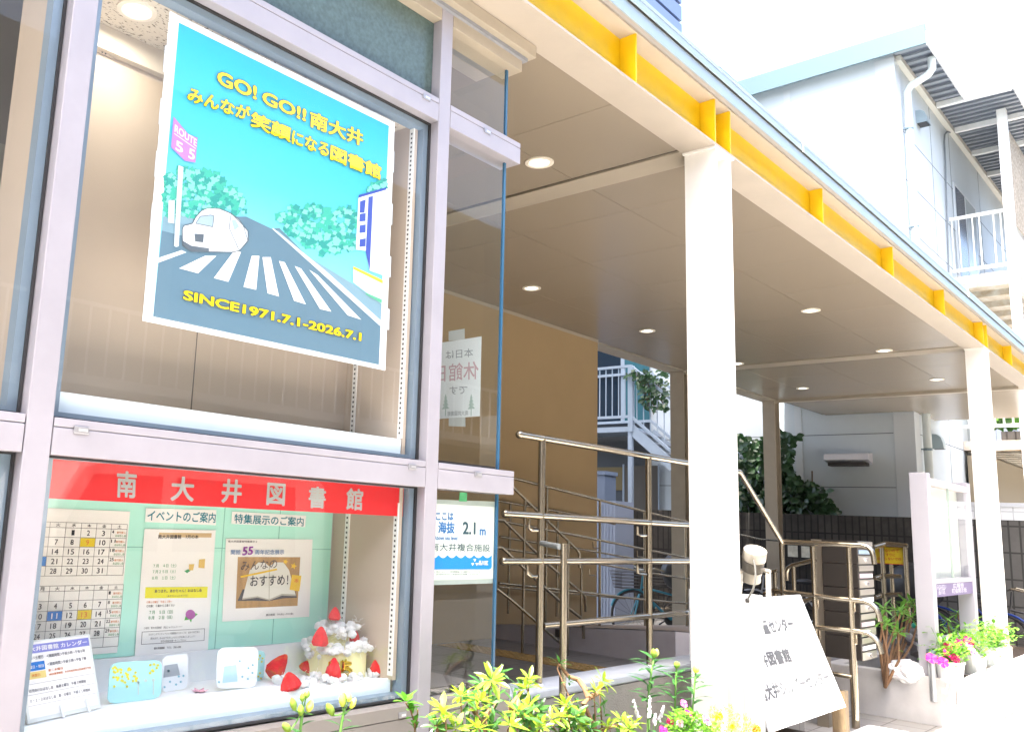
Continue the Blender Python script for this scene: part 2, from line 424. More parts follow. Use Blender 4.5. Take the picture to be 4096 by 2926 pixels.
# --- display case: upper compartment
XR, YB = 2.43, 2.60
g = MB(); g.box(1.0, XR, YB, YB + .03, 1.70, 3.10)
g.build('case_back_wall', M_beige, lib)
xs = W(775, 1500, y=YB).x
g = MB(); g.box(xs - .002, xs + .002, YB - .0015, YB - .0002, 1.8, 2.9); g.build('panel_seam', mat('seam_dark', (.12, .10, .08), .8), lib)
g = MB(); g.box(XR, XR + .018, 2.275, YB + .03, .93, 3.10); g.build('case_side_wall', M_beige, lib)
g = MB(); g.box(.985, 1.0, 2.31, YB + .03, .93, 3.10); g.build('case_side_wall', M_beige, lib)
m = mat('acoustic_tile', (.62, .56, .46), .9)
nt = m.node_tree; b = nt.nodes['Principled BSDF']; tc = nt.nodes.new('ShaderNodeTexCoord')
mp = nt.nodes.new('ShaderNodeMapping'); mp.inputs['Scale'].default_value = (1, 2.2, 1); nt.links.new(tc.outputs['Object'], mp.inputs[0])
nz = nt.nodes.new('ShaderNodeTexNoise'); nz.inputs['Scale'].default_value = 75; nz.inputs['Detail'].default_value = 3; nt.links.new(mp.outputs[0], nz.inputs[0])
cr = nt.nodes.new('ShaderNodeValToRGB'); cr.color_ramp.elements[0].position = .36; cr.color_ramp.elements[0].color = (.16, .13, .09, 1)
cr.color_ramp.elements[1].position = .42; cr.color_ramp.elements[1].color = (.62, .56, .46, 1)
nt.links.new(nz.outputs['Fac'], cr.inputs[0]); nt.links.new(cr.outputs[0], b.inputs['Base Color'])
ZC = 3.058
g = MB(); g.box(1.0, XR, 2.30, YB, ZC, ZC + .03); g.build('case_ceiling', m, lib)
zl = W(378, 179, y=YB - .03).z
g = MB(); g.box(1.0, XR, YB - .03, YB, zl, ZC); g.build('valance', mat('valance_beige', (.55, .48, .38), .7), lib, bevel=.002)
p = W(379, 183, y=YB); q = W(447, 235, y=YB)
g = MB(); g.box(p.x - .03, q.x, YB - .008, YB - .0005, q.z, p.z - .005); o = g.build('socket_plate', mat('plate_beige', (.60, .52, .42), .5), lib, bevel=.002)
g = MB()
for a, b_ in ((409, 209), (422, 215)):
    c = W(a, b_, y=YB - .0085); g.lathe((c.x, c.y, c.z), [(.0035, 0), (0, .0005)], 10, (0, -1, 0))
g.build('socket_hole', M_black, o)
# perforated shelf standards on the side wall
def standard(yc, z0, z1):
    g = MB(); g.box(XR - .006, XR, yc - .011, yc + .011, z0, z1); o = g.build('slotted_standard', mat('standard_white', (.78, .78, .75), .5), lib)
    g = MB(); z = z0 + .02
    while z < z1 - .01:
        g.poly([(XR - .0065, yc - .004, z - .004), (XR - .0065, yc + .004, z - .004), (XR - .0065, yc + .004, z + .004), (XR - .0065, yc - .004, z + .004)]); z += .019
    g.build('slots', M_black, o)
for yy in (2.285, 2.545):
    standard(yy, 1.80, 3.04); standard(yy, .945, 1.56)
zf = W(230.6, 1563.6, y=2.275).z; zr_ = W(230.6, 1533, y=YB).z
g = MB(); g.add([(1.0, 2.275, 1.70), (2.425, 2.275, 1.70), (2.425, YB, 1.70), (1.0, YB, 1.70), (1.0, 2.275, zf), (2.425, 2.275, zf), (2.425, YB - .002, zf + .005), (1.0, YB - .002, zf + .005)],
                [(0, 3, 2, 1), (4, 5, 6, 7), (0, 1, 5, 4), (1, 2, 6, 5), (2, 3, 7, 6), (3, 0, 4, 7)])
g.build('case_ledge', mat('ledge_board', (.70, .80, .84), .5), lib, bevel=.002)
# --- display case: lower compartment
YB2 = 2.62
g = MB(); g.box(1.0, XR, 2.28, YB2 + .02, 1.60, 1.70); g.build('case_partition', M_beige, lib)
zs0 = W(1100, 2573, y=YB2).z
g = MB(); g.box(1.0, 2.415, YB2, YB2 + .02, zs0, 1.60); g.build('case_back_board', M_mint, lib)
for uu in ((1155, 2560), (1120, 2100)): pass
g = MB()
xx = W(1105, 2300, y=YB2).x; g.box(xx - .001, xx + .001, YB2 - .0012, YB2 - .0002, zs0, 1.6)
xx = W(880, 2300, y=YB2).x; g.box(xx - .001, xx + .001, YB2 - .0012, YB2 - .0002, zs0, 1.6)
zz = W(1250, 2195, y=YB2).z; g.box(1.0, 2.415, YB2 - .0012, YB2 - .0002, zz - .001, zz + .001)
g.build('panel_seam', mat('mint_seam', (.2, .45, .38), .8), lib)
g = MB(); g.box(1.0, XR, YB2 - .012, YB2 + .02, .90, zs0 - .001); g.build('case_upstand', mat('upstand_white', (.84, .85, .84), .6), lib)
ZS = .930
g = MB(); g.box(1.0, XR, 2.296, YB2 - .013, .905, ZS); g.build('case_shelf', mat('shelf_white', (.86, .88, .88), .5), lib, bevel=.002)
g = MB(); g.box(1.0, XR + .012, 2.294, 2.305, .866, ZS + .004); g.build('shelf_front', mat('shelf_front_board', (.76, .86, .90), .5), lib, bevel=.0015)
g = MB(); g.box(-2.2, .98, 3.2, 3.25, .3, 3.5); g.box(-2.2, .98, 2.32, 3.2, 3.25, 3.3); g.build('reading_room_wall', mat('room_wall', (.55, .53, .48), .8), lib)
g = MB(); g.box(-2.2, .98, 2.32, 3.2, .3, .35); g.build('reading_room_floor', mat('room_floor', (.3, .28, .25), .6), lib)

# ================================================================ CANOPY
can = thing('entrance_canopy', 'white steel entrance canopy with yellow beam webs and beige ceiling panels', 'canopy', (9.0, 3.8, 0))
ZL, ZU = 3.640, 3.922
Y0, Y1 = 1.995, 2.190
XA, XE = -6.0, 18.2
g = MB(); g.box(XA, XE, Y0, Y1, ZL, ZL + .014); g.box(XA, XE, Y0, Y1, ZU, ZU + .014)
g.build('front_beam', M_beam, can)
g = MB(); g.box(XA, XE, 2.088, 2.098, ZL + .014, ZU); g.build('beam_web', M_yel, can)
for x in (-1.3, .35, 2.04, 3.71, 6.335, 8.0, 9.67, 12.87, 14.5, 16.2, 4.605, 4.805, 11.325, 11.525):
    g = MB(); g.box(x - .006, x + .006, Y0 + .006, 2.087, ZL + .0145, ZU - .0005); g.build('stiffener', M_yel, can)
def column(x, ya, yb, z1, z0=0.0, m=M_white, cap=True, w=.2):
    g = MB(); g.box(x, x + .012, ya, yb, z0, z1); g.box(x + w - .012, x + w, ya, yb, z0, z1)
    ym = (ya + yb) / 2; g.box(x + .012, x + w - .012, ym - .005, ym + .005, z0, z1)
    o = g.build('column', m, can)
    if cap:
        g = MB(); g.box(x - .02, x + w + .03, ya - .006, yb + .004, z1, z1 + .012)
        g.build('cap_plate', m, o)
for x in (4.605, 11.33, 18.0): column(x, Y0 + .006, Y1 - .006, ZL - .0125)
for x in (11.2, 14.35): column(x, 5.37, 5.56, ZL - .014, m=M_cream)
# ceiling panels with open joints
g = MB(); xj = [2.99] + [3.81 + .9135 * k for k in range(-0, 13)] ; yj = [2.195, 2.89, 3.775, 4.68, 5.34]
xj = [2.99, 3.81, 4.54, 4.77, 5.26, 6.17, 7.06, 7.98, 8.9, 9.8, 10.7, 11.17, 11.47, 12.35, 13.25, 14.35]
for i in range(len(xj) - 1):
    if (xj[i], xj[i + 1]) in ((4.54, 4.77), (11.17, 11.47)): continue
    for j in range(len(yj) - 1):
        zj = ZL + .006 + rnd.random() * .0008
        g.box(xj[i] + .002, xj[i + 1] - .002, yj[j] + .002, yj[j + 1] - .002, zj, zj + .012)
g.box(14.68, 17.9, 2.195, 5.3, ZL + .006, ZL + .018)
g.build('ceiling', M_ceil, can)
g = MB(); g.box(2.7, 18.0, 2.192, 5.36, ZL + .02, ZL + .03); g.build('ceiling_backing', mat('ceiling_shadow_gap', (.05, .04, .03), .9), can)
for xa, xb in ((4.56, 4.76), (11.19, 11.45)):
    g = MB(); g.box(xa, xb, Y1 + .001, 5.36, ZL - .001, ZL + .012); g.build('cross_beam', M_cream, can)
g = MB(); g.box(14.36, 14.40, Y1 + .001, 5.36, ZL - .03, ZL + .30); g.box(14.401, 14.66, Y1 + .001, 5.36, ZL - .002, ZL + .012); g.build('end_beam', M_cream, can)
g = MB(); g.box(8.9, 14.66, 5.362, 5.60, ZL - .002, ZL + .014); g.box(8.9, 14.66, 5.47, 5.48, ZL + .014, ZL + .3); g.build('back_beam', M_cream, can)
p = W(2680, 1489, y=5.37)
# roof deck, fascia and flashing
M_fas = mat('galvanised_fascia', (.33, .41, .46), .35, .3, noise=.04, nscale=5)
g = MB(); g.box(XA, XE, 1.953, 6.0, ZU + .016, ZU + .05); g.build('roof_deck', mat('deck_underside', (.33, .31, .30), .6), can)
g = MB(); g.box(XA, XE, 1.944, 1.952, ZU - .010, ZU + .062); g.build('roof_fascia', M_fas, can)
g = MB(); g.box(XA, XE, 1.940, 1.99, ZU + .0625, ZU + .080); g.build('fascia_gap', M_dark, can)
g = MB(); g.box(XA, XE, 1.928, 1.936, ZU + .066, ZU + .118); g.box(XA, XE, 1.924, 1.9275, ZU + .104, ZU + .124); g.box(XA, XE, 1.9362, 6.0, ZU + .112, ZU + .118); g.build('roof_flashing', M_fas, can, bevel=.002)
for x in (5.75, 10.3, 14.9):
    g = MB(); g.box(x - .006, x + .006, 1.919, 1.9235, ZU + .05, ZU + .140); g.build('gutter_clip', mat('clip_white', (.75, .76, .76), .4), can)
# downlights in the ceiling
def downlight(root, r=.085, zc=ZL + .005):
    c = Vector(BASE[root.name])
    g = MB(); g.lathe(c, [(r, .003), (r, -.004), (r * .76, -.006), (r * .72, -.002), (r * .70, .002)], 32); g.build('trim_ring', mat('downlight_trim', (.72, .66, .56), .4), root, smooth=True)
    g = MB(); g.lathe(c + Vector((0, 0, -.0005)), [(r * .71, 0), (r * .44, .0015)], 28)
    g.build('reflector', mat('downlight_reflector', (.9, .85, .75), .3, emit=(1, .93, .8), estr=.35), root, smooth=True)
    g = MB(); g.lathe(c + Vector((0, 0, -.001)), [(r * .43, 0), (0, .0005)], 28)
    g.build('lamp', mat('downlight_lamp', (1, 1, 1), .4, emit=(1, .95, .86), estr=2.0), root)
DLP = [((4.20, 2.90), 'round recessed ceiling downlight nearest the shop corner'), ((6.555, 4.59), 'round ceiling downlight just right of the corner glass, above the ochre wall'),
       ((8.73, 4.59), 'round ceiling downlight in front of the ochre wall corner'), ((8.72, 2.90), 'round ceiling downlight right of the thick white front column'),
       ((11.04, 2.90), 'round ceiling downlight just before the second cross beam'), ((11.04, 4.58), 'round ceiling downlight half hidden behind the thick white front column'),
       ((13.345, 2.90), 'round ceiling downlight beside the far white front column'), ((13.345, 4.59), 'round ceiling downlight above the grey back column at the far end')]
d0 = thing('downlight', DLP[0][1], 'ceiling light', (DLP[0][0][0], DLP[0][0][1], ZL + .003), 'downlights in the canopy ceiling'); downlight(d0)
for (x, y), lb in DLP[1:]: dup(d0, (x, y, ZL + .003), lb)
# the lit downlight inside the display window
c = W(548, 42, z=ZC - .002)
dw = thing('downlight', 'large lit downlight in the speckled ceiling of the display window', 'ceiling light', (c.x, c.y, ZC - .002)); downlight(dw, .062)
pl = bpy.data.lights.new('display_window_lamp', 'AREA'); pl.energy = .5; pl.size = .12; pl.shape = 'DISK'; pl.color = (1, .95, .88)
po = bpy.data.objects.new('display_window_lamp', pl); C.objects.link(po); po.location = (c.x, c.y, ZC - .02); po.parent = dw
po.matrix_parent_inverse = Matrix.Translation(-Vector(BASE[dw.name]))

# ================================================================ OCHRE WALL
ow = thing('rendered_wall', 'tall ochre rendered wall under the canopy behind the handrails', 'wall', (6.0, 5.4, 0))
g = MB(); g.box(2.99, 8.86, 5.275, 5.55, 0, ZL + .004); g.build('wall_face', M_ochre, ow)
g = MB(); g.box(2.99, 8.862, 5.268, 5.2745, ZL - .03, ZL + .003); g.build('top_trim', M_cream, ow)
# kerb wall in front
kw = thing('kerb_wall', 'low rough concrete kerb wall with pale coping carrying the big handrail', 'low wall', (4, 2.4, 0))
k0 = W(2046, 2780, y=2.30)
g = MB(); g.box(3.045, 6.2, 2.30, 2.47, 0, .755); g.build('wall_body', mat('rough_kerb', (.25, .235, .21), .95, noise=.1, nscale=14, bump=1.0, bscale=110), kw)
g = MB(); g.box(3.045, 6.2, 2.296, 2.475, .757, .80); g.build('coping', mat('coping_concrete', (.40, .43, .47), .8, noise=.08, nscale=10, bump=.2, bscale=200), kw, bevel=.01)
# ================================================================ NEIGHBOURING HOUSE (white panels)
M_panel = mat('white_wall_panel', (.56, .62, .66), .6, noise=.04, nscale=1.2, bump=.08, bscale=200)
M_trimw = mat('white_trim', (.60, .64, .67), .5)
M_steelw = mat('white_painted_steel', (.80, .80, .78), .45, noise=.04, nscale=12)
M_joint = mat('panel_joint', (.10, .12, .14), .8)
XW, YW = 16.5, 3.96
nh = thing('panel_house', 'white panel clad house with overhanging roof behind the block wall', 'house', (18, 6, 0))
g = MB(); g.box(XW, 34, YW, 8.62, 0, 10.02); g.build('wall', M_panel, nh)
g = MB()
for k in range(9):
    z = 1.50 + .90 * k
    g.box(XW - .003, XW, YW + .30, 8.6, z - .006, z + .006); g.box(XW + .35, 34, YW - .003, YW, z - .006, z + .006)
for xx in (18.85, 20.35, 23.0, 26.0): g.box(xx - .008, xx + .008, YW - .003, YW, .2, 9.9)
g.build('panel_joints', M_joint, nh)
g = MB(); g.box(XW - .02, XW, YW - .02, YW + .29, 0, 9.95); g.box(XW, XW + .30, YW - .02, YW, 0, 9.95)
g.build('corner_trim', M_trimw, nh, bevel=.004)
for uu in (z_ for z_ in (3193,)):
    yy = W(uu, 1700, x=XW).y; g = MB(); g.box(XW - .012, XW, yy - .06, yy + .06, 0, 9.9); g.build('batten', M_trimw, nh)
M_rband = mat('roof_band_metal', (.10, .16, .19), .4, .2)
g = MB(); g.box(16.28, 16.32, 3.40, 9.0, 9.92, 10.28); g.build('verge_band', M_rband, nh)
g = MB(); g.box(16.32, 18.93, 3.40, 9, 10.10, 10.16); g.box(18.93, 34, 2.62, 9, 10.10, 10.16)
g.build('roof', mat('roof_sheet', (.30, .35, .38), .5, .2), nh)
M_eave = mat('eave_white', (.5, .5, .5), .55)
g = MB(); g.box(16.32, 18.93, 3.38, 3.40, 9.90, 10.16); g.box(18.93, 34, 2.60, 2.62, 9.88, 10.16); g.box(18.92, 18.94, 2.62, 3.39, 9.88, 10.16)
g.build('eave_gutter', M_eave, nh)
g = MB(); g.box(16.33, 18.92, 3.41, YW, 10.03, 10.06); x = 16.45
g2 = MB()
while x < 18.8: g2.box(x, x + .10, 3.41, YW - .02, 9.99, 10.028); x += .26
x = 19.0
while x < 27: g2.box(x, x + .08, 2.63, YW - .02, 10.0, 10.028); x += .2
g.box(18.95, 34, 2.63, YW, 10.03, 10.06)
g.build('soffit', mat('soffit_sheet', (.10, .115, .145), .6), nh); g2.build('soffit_ribs', mat('soffit_rib', (.22, .24, .27), .6), nh)
g = MB(); g.box(16.6, 34, YW - .10, YW - .005, 9.90, 10.0); g.build('eave_beam', mat('eave_cream', (.60, .58, .52), .6), nh)
g = MB()
for xx in (18.95, 20.4, 21.9, 23.4):
    g = MB(); g.box(xx, xx + .09, 2.65, YW - .11, 9.90, 10.0); g.build('eave_bracket', M_steelw, nh)
# downpipe
z8 = Z(3500, 150, .30785)
pb = W(3664, 979, y=YW - .10)
px = pb.x
g = MB(); g.tube([(px + .02, 3.46, 9.93), (px + .02, 3.46, 9.72), (px, 3.52, 9.62), (px, YW - .16, 9.50), (px, YW - .10, 9.40), (px, YW - .10, 0)], .062, 14)
dp = thing('downpipe', 'pale plastic rainwater downpipe at the corner of the white panel house', 'downpipe', (px, YW - .1, 0))
g.build('pipe', mat('pipe_grey', (.62, .67, .66), .4), dp, smooth=True)
for zz in (8.7, 6.9, 5.0, 3.05):
    g = MB(); g.lathe((px, YW - .10, zz - .02), [(.066, 0), (.066, .04)], 14); g.box(px - .09, px - .05, YW - .11, YW - .02, zz - .012, zz + .012); g.build('pipe_clamp', mat('clamp_steel', (.2, .27, .32), .4, .5), dp)
# vent hoods
def hood(c, lb, w=.13):
    t = thing('vent_hood', lb, 'vent', c, 'vent hoods on the white house'); c = Vector(c)
    g = MB(); n = 8; prof = [(0, .26), (-.08, .25), (-.14, .2), (-.17, .1), (-.18, 0)]
    vs = []
    for sx in (-w, w): vs += [(c.x + sx, c.y + p[0], c.z + p[1]) for p in prof] + [(c.x + sx, c.y, c.z)]
    k = len(prof) + 1; fs = [tuple(range(k)), tuple(reversed(range(k, 2 * k)))]
    for i in range(k - 2): fs.append((i, i + k, i + 1 + k, i + 1))
    g.add(vs, fs); g.build('cowl', mat('hood_metal', (.36, .44, .48), .35, .4), t)
    g = MB(); g.poly([(c.x - w + .01, c.y - .16, c.z + .004), (c.x + w - .01, c.y - .16, c.z + .004), (c.x + w - .01, c.y - .01, c.z + .004), (c.x - w + .01, c.y - .01, c.z + .004)]); g.build('opening', M_black, t)
    return t
c = W(*z8(560, 1150), y=YW); hood(c, 'upper grey vent hood under the eave of the white house')
c = W(3818, 1638, y=YW); hood(c, 'lower vent hood on the white house, right of the grey downpipe')
c = W(3733, 1796, y=YW); hood(c, 'vent hood half hidden behind the grey downpipe', .10)
# white box on the wall
a, b = W(3313, 1820, x=XW), W(3492, 1850, x=XW)
t = thing('wall_unit', 'long white wall mounted unit on the white panel house', 'wall unit', (XW, (a.y + b.y) / 2, b.z))
g = MB(); g.add([(XW - .24, b.y, b.z + .04), (XW - .24, a.y, b.z + .04), (XW - .22, a.y, a.z), (XW - .22, b.y, a.z), (XW, b.y, b.z - .02), (XW, a.y, b.z - .02), (XW, a.y, a.z + .03), (XW, b.y, a.z + .03)],
                [(0, 1, 2, 3), (3, 2, 6, 7), (0, 3, 7, 4), (1, 5, 6, 2), (4, 7, 6, 5), (0, 4, 5, 1)])
g.build('casing', mat('unit_white', (.74, .73, .76), .5), t)
g = MB(); g.box(XW - .20, XW - .02, b.y + .05, a.y - .05, b.z - .06, b.z - .002); g.build('louvre', M_dark, t)
# balcony on the upper floor
z9 = Z(3600, 300, .5542)
XB, YBA = 19.9, 2.98
bal = thing('upper_balcony', 'white steel upper balcony with railing and tall posts on the white house', 'balcony', (21, 3.4, 6.7))
g = MB(); g.box(XB, 30, YBA, YW - .005, 6.62, 6.70); g.box(XB, XB + .08, YBA, YW - .005, 6.45, 6.62); g.box(XB + .08, 30, YBA, YBA + .08, 6.45, 6.62)
for xx in range(21, 30): g.box(xx, xx + .06, YBA + .08, YW - .005, 6.5, 6.62)
g.build('deck', mat('deck_steel', (.62, .60, .54), .6, noise=.25, nscale=5, col2=(.45, .36, .25)), bal)
g = MB(); g.box(XB - .13, XB + .03, YBA - .10, YBA + .05, 0, 9.9); g.build('post', M_steelw, bal)
g = MB(); g.box(XB + 4, XB + 4.14, YBA - .08, YBA + .05, 0, 9.9); g.build('post', M_steelw, bal)
for zz in (7.90, 6.83):
    g = MB(); g.box(XB, XB + .05, YBA + .05, YW - .01, zz - .03, zz + .03); g.box(XB + .05, 30, YBA, YBA + .05, zz - .03, zz + .03); g.build('rail', M_steelw, bal)
for i in range(8):
    yy = YBA + .12 + i * .115
    if i in (2, 5): continue
    g = MB(); g.box(XB + .015, XB + .033, yy, yy + .02, 6.86, 7.87); g.build('baluster', M_steelw, bal)
for i in range(24):
    xx = XB + .18 + i * .13; g = MB(); g.box(xx, xx + .02, YBA + .015, YBA + .033, 6.86, 7.87); g.build('baluster', M_steelw, bal)
# reed screen hanging by the balcony
g = MB()
for i in range(46): g.box(XB + .30 + i * .06, XB + .345 + i * .06, YBA - .03, YBA - .018, 7.7 + rnd.random() * .05, 9.7)
t = g.build('reed_screen', mat('reed', (.42, .36, .28), .8, noise=.4, nscale=20), None, base=(XB + 1, YBA, 8)); tag(t, 'brown reed screen hanging along the upper balcony', 'screen')
# sliding door
d = thing('balcony_door', 'dark glazed sliding door behind the upper balcony rail', 'door', (20.9, YW, 6.7))
g = MB(); g.box(20.42, 22.35, YW - .03, YW - .004, 6.72, 8.85); g.build('frame', M_trimw, d)
g = MB(); g.box(20.50, 21.28, YW - .036, YW - .031, 6.8, 8.78); g.build('glazing', mat('dark_glass', (.05, .075, .11), .1), d)
g = MB(); g.box(21.36, 22.27, YW - .036, YW - .031, 6.8, 8.78); g.build('glazing', mat('pale_glass', (.45, .52, .54), .15), d)
# cable drooping on the wall
cp = [W(*z8(a, b), y=YW - .03) for a, b in ((1235, 1385), (1150, 1400), (1070, 1340), (1000, 1245), (940, 1225), (905, 1260), (900, 1350), (915, 1620))]
e = W(3795, 1090, y=YW - .03); cp.append(e)
g = MB(); g.tube(cp, .016, 6); t = g.build('power_cable', mat('cable_grey', (.18, .2, .22), .6), None, smooth=True, base=cp[0]); tag(t, 'grey cable looping down the white house wall beside the balcony door', 'cable')
# lower balcony and the recess under it
lb = thing('lower_balcony', 'lower white balcony with rusty edge seen right of the far white column', 'balcony', (20.5, 3.4, 3.4))
zl1 = W(4030, 1765, x=19.9).z
g = MB(); g.box(19.9, 30, 2.6, YW - .005, zl1 - .15, zl1 + .02); g.build('deck', mat('deck_rust', (.66, .62, .56), .6, noise=.3, nscale=4, col2=(.50, .36, .22)), lb)
zr0, zr1 = W(4030, 1700, x=19.9).z, W(4030, 1480, x=19.9).z
g = MB(); g.box(19.9, 19.95, 2.6, YW - .01, zr0 - .03, zr0 + .03); g.box(19.95, 30, 2.6, 2.65, zr0 - .03, zr0 + .03); g.build('rail', M_steelw, lb)
g = MB(); g.box(19.9, 19.95, 2.6, YW - .01, zr1 - .03, zr1 + .03); g.box(19.95, 30, 2.6, 2.65, zr1 - .03, zr1 + .03); g.build('rail', M_steelw, lb)
for i in range(9):
    yy = 2.72 + i * .14; g = MB(); g.box(19.915, 19.935, yy, yy + .025, zr0 + .03, zr1 - .03); g.build('baluster', M_steelw, lb)
for i in range(18):
    xx = 20.1 + i * .14; g = MB(); g.box(xx, xx + .025, 2.615, 2.635, zr0 + .03, zr1 - .03); g.build('baluster', M_steelw, lb)
g = MB()
for i in range(10): g.tube([(20 + i * .5, 2.7, zl1 - .17), (20.5 + i * .5, YW - .05, zl1 - .17)], .02, 6); g.tube([(20.5 + i * .5, 2.7, zl1 - .19), (20 + i * .5, YW - .05, zl1 - .19)], .02, 6)
g.build('cross_bracing', mat('brace_grey', (.4, .38, .33), .6), lb)
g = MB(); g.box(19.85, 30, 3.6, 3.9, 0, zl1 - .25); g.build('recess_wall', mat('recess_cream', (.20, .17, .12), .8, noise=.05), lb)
# foliage leaf helper ------------------------------------------------
def leaf(mb, p, d, up, L, w, curl=.15, fold=.12):
    """pointed leaf from p along d"""
    d = Vector(d).normalized(); s = d.cross(Vector(up))
    if s.length < 1e-4: s = Vector((1, 0, 0))
    s.normalize(); n = s.cross(d)
    p = Vector(p)
    mid = []
    prof = [(0, .0), (.28, .8), (.58, 1.0), (.84, .55), (1, 0)]
    vs = []
    for t, k in prof:
        c = p + d * (L * t) - n * (curl * L * t * t)
        if k == 0: vs.append(c)
        else: vs += [c + s * (w * k / 2) + n * (fold * w * k), c, c - s * (w * k / 2) + n * (fold * w * k)]
    mb.add(vs, [(0, 1, 2), (0, 2, 3), (1, 4, 5, 2), (2, 5, 6, 3), (4, 7, 8, 5), (5, 8, 9, 6), (7, 10, 8), (8, 10, 9)])
def rdir(): return Vector((rnd.gauss(0, 1), rnd.gauss(0, 1), rnd.gauss(0, 1))).normalized()
def leafmat(name, c, c2, tl=.35, rough=.45, ns=9):
    return mat(name, c, rough, col2=c2, noise=.2, nscale=ns, translucent=tl)
def inpoly(pt, poly):
    x, y = pt; r = False; j = len(poly) - 1
    for i in range(len(poly)):
        xi, yi = poly[i]; xj, yj = poly[j]
        if (yi > y) != (yj > y) and x < (xj - xi) * (y - yi) / (yj - yi) + xi: r = not r
        j = i
    return r
M_ivy = leafmat('ivy_leaf', (.026, .075, .022), (.009, .030, .011), .25, .4, 5)
def scatter(poly, n, xr, L, m, name, parent, seed=3, axis='x', pl=None):
    rnd.seed(seed); g = MB(); us = [p[0] for p in poly]; vs = [p[1] for p in poly]; k = 0
    while k < n:
        u, v = rnd.uniform(min(us), max(us)), rnd.uniform(min(vs), max(vs))
        if not inpoly((u, v), poly): continue
        p = W(u, v, **{axis: rnd.uniform(*xr)}); k += 1
        d = Vector((rnd.gauss(-.3, .5), rnd.gauss(0, .8), rnd.gauss(-.45, .5)))
        l = L * rnd.uniform(.6, 1.3); leaf(g, p, d, Vector((-1, rnd.gauss(0, .4), rnd.gauss(.4, .4))), l, l * rnd.uniform(.6, .85))
    return g.build(name, m, parent)
pb = thing('balcony_planting', 'bright green potted foliage hanging on the lower white balcony', 'plant', (20.8, 3.3, zl1))
scatter([(3965, 1560), (4070, 1560), (4075, 1690), (3970, 1700)], 520, (20.3, 21.5), .16, leafmat('balcony_leaf', (.10, .25, .03), (.03, .09, .02), .3), 'foliage', pb, 5)
g = MB(); g.box(20.2, 21.7, 3.1, 3.4, zl1 + .02, zl1 + .22); g.build('trough', M_dark, pb)

# ================================================================ BLOCK WALL AND BICYCLE YARD
M_block = brickmat('stained_block', (.035, .031, .027), (.05, .045, .039), (.012, .011, .010), .10, .40, .012, .9, 0.0, 'YZ', .5, stain=.75, staincol=(.009, .008, .007), nscale=1.6)
M_block2 = brickmat('grey_block', (.085, .083, .078), (.10, .096, .09), (.03, .03, .028), .13, .36, .012, .9, 0.0, 'YZ', .5, stain=.35, staincol=(.05, .045, .04), nscale=2)
bw = thing('block_wall', 'long dark stained concrete block wall in front of the white house', 'wall', (15.06, 6, 0))
zt_ = 1.885
g = MB(); g.box(15.0, 15.12, 3.42, 8.5, 0, zt_ - .0); g.build('blocks', M_block, bw)
wb = thing('tile_topped_wall', 'grey block wall with a white tiled band right of the far column', 'wall', (15.06, 2, 0))
z1_ = W(4050, 2080, x=15).z; z2_ = W(4050, 2010, x=15).z
g = MB(); g.box(15.0, 15.12, -1.0, 3.415, 0, z1_); g.build('blocks', M_block2, wb)
g = MB(); g.box(14.99, 15.13, -1.0, 3.415, z1_ + .001, z2_ - .06); g.build('tile_band', brickmat('white_band_tile', (.60, .62, .64), (.64, .66, .68), (.4, .42, .44), .15, .25, .008, .4, 0, 'YZ', .3), wb)
g = MB(); g.box(14.97, 15.15, -1.0, 3.415, z2_ - .058, z2_); g.build('cap', mat('cap_grey', (.50, .52, .55), .7), wb)

# ================================================================ EXTERNAL STAIR AND THE GREY HOUSE
M_stairs = mat('shade_toned_white_steel', (.27, .33, .40), .5, noise=.05, nscale=10)  # white steel; the blue-grey of shade is put into its base colour
gh = thing('grey_house', 'grey house with blue glazing behind the white outside stair', 'house', (17, 10.5, 0))
g = MB(); g.box(16.46, 24, 8.64, 16, 0, 9); g.build('wall', mat('grey_siding', (.055, .065, .078), .7, noise=.1, nscale=2), gh)
XG = 16.45
def gpane(name, px, m, off=.01):
    a, b = W(px[0], px[1], x=XG), W(px[2], px[3], x=XG)
    g = MB(); g.box(XG - off - .012, XG - off, min(a.y, b.y), max(a.y, b.y), min(a.z, b.z), max(a.z, b.z)); return g.build(name, m, gh)
gpane('window', (2370, 1330, 2487, 1690), mat('blue_dark_glass', (.006, .016, .03), .12))
gpane('window', (2500, 1330, 2600, 1690), mat('teal_glass', (.03, .11, .14), .2))
gpane('window_post', (2486, 1330, 2501, 1690), M_stairs, .02)
gpane('window', (2390, 1868, 2492, 1960), mat('amber_pane', (.13, .095, .03), .5))
gpane('door', (2500, 1862, 2636, 2045), mat('brown_dark_door', (.03, .025, .024), .3))
gpane('window_post', (2493, 1856, 2500, 2045), M_stairs, .02); gpane('window_post', (2634, 1856, 2641, 2045), M_stairs, .02)
XS = 15.6
st = thing('outside_stair', 'white steel outside stair and landing descending behind the canopy', 'stair', (15.9, 7, 0))
zb_ = Z(2300, 1300, .2023); zs_ = Z(2300, 1300, .5542)
cT = W(2524, 1463, x=XS); cB = W(3300, 2099, x=XS); zl2 = W(2510, 1705, x=XS).z; zlow = W(2515, 1665, x=XS).z
slope = (cB.z - cT.z) / (cB.y - cT.y)
g = MB(); g.box(XS, XS + .8, cT.y, cT.y + 2.2, zl2 - .10, zl2); g.build('landing', M_stairs, st)
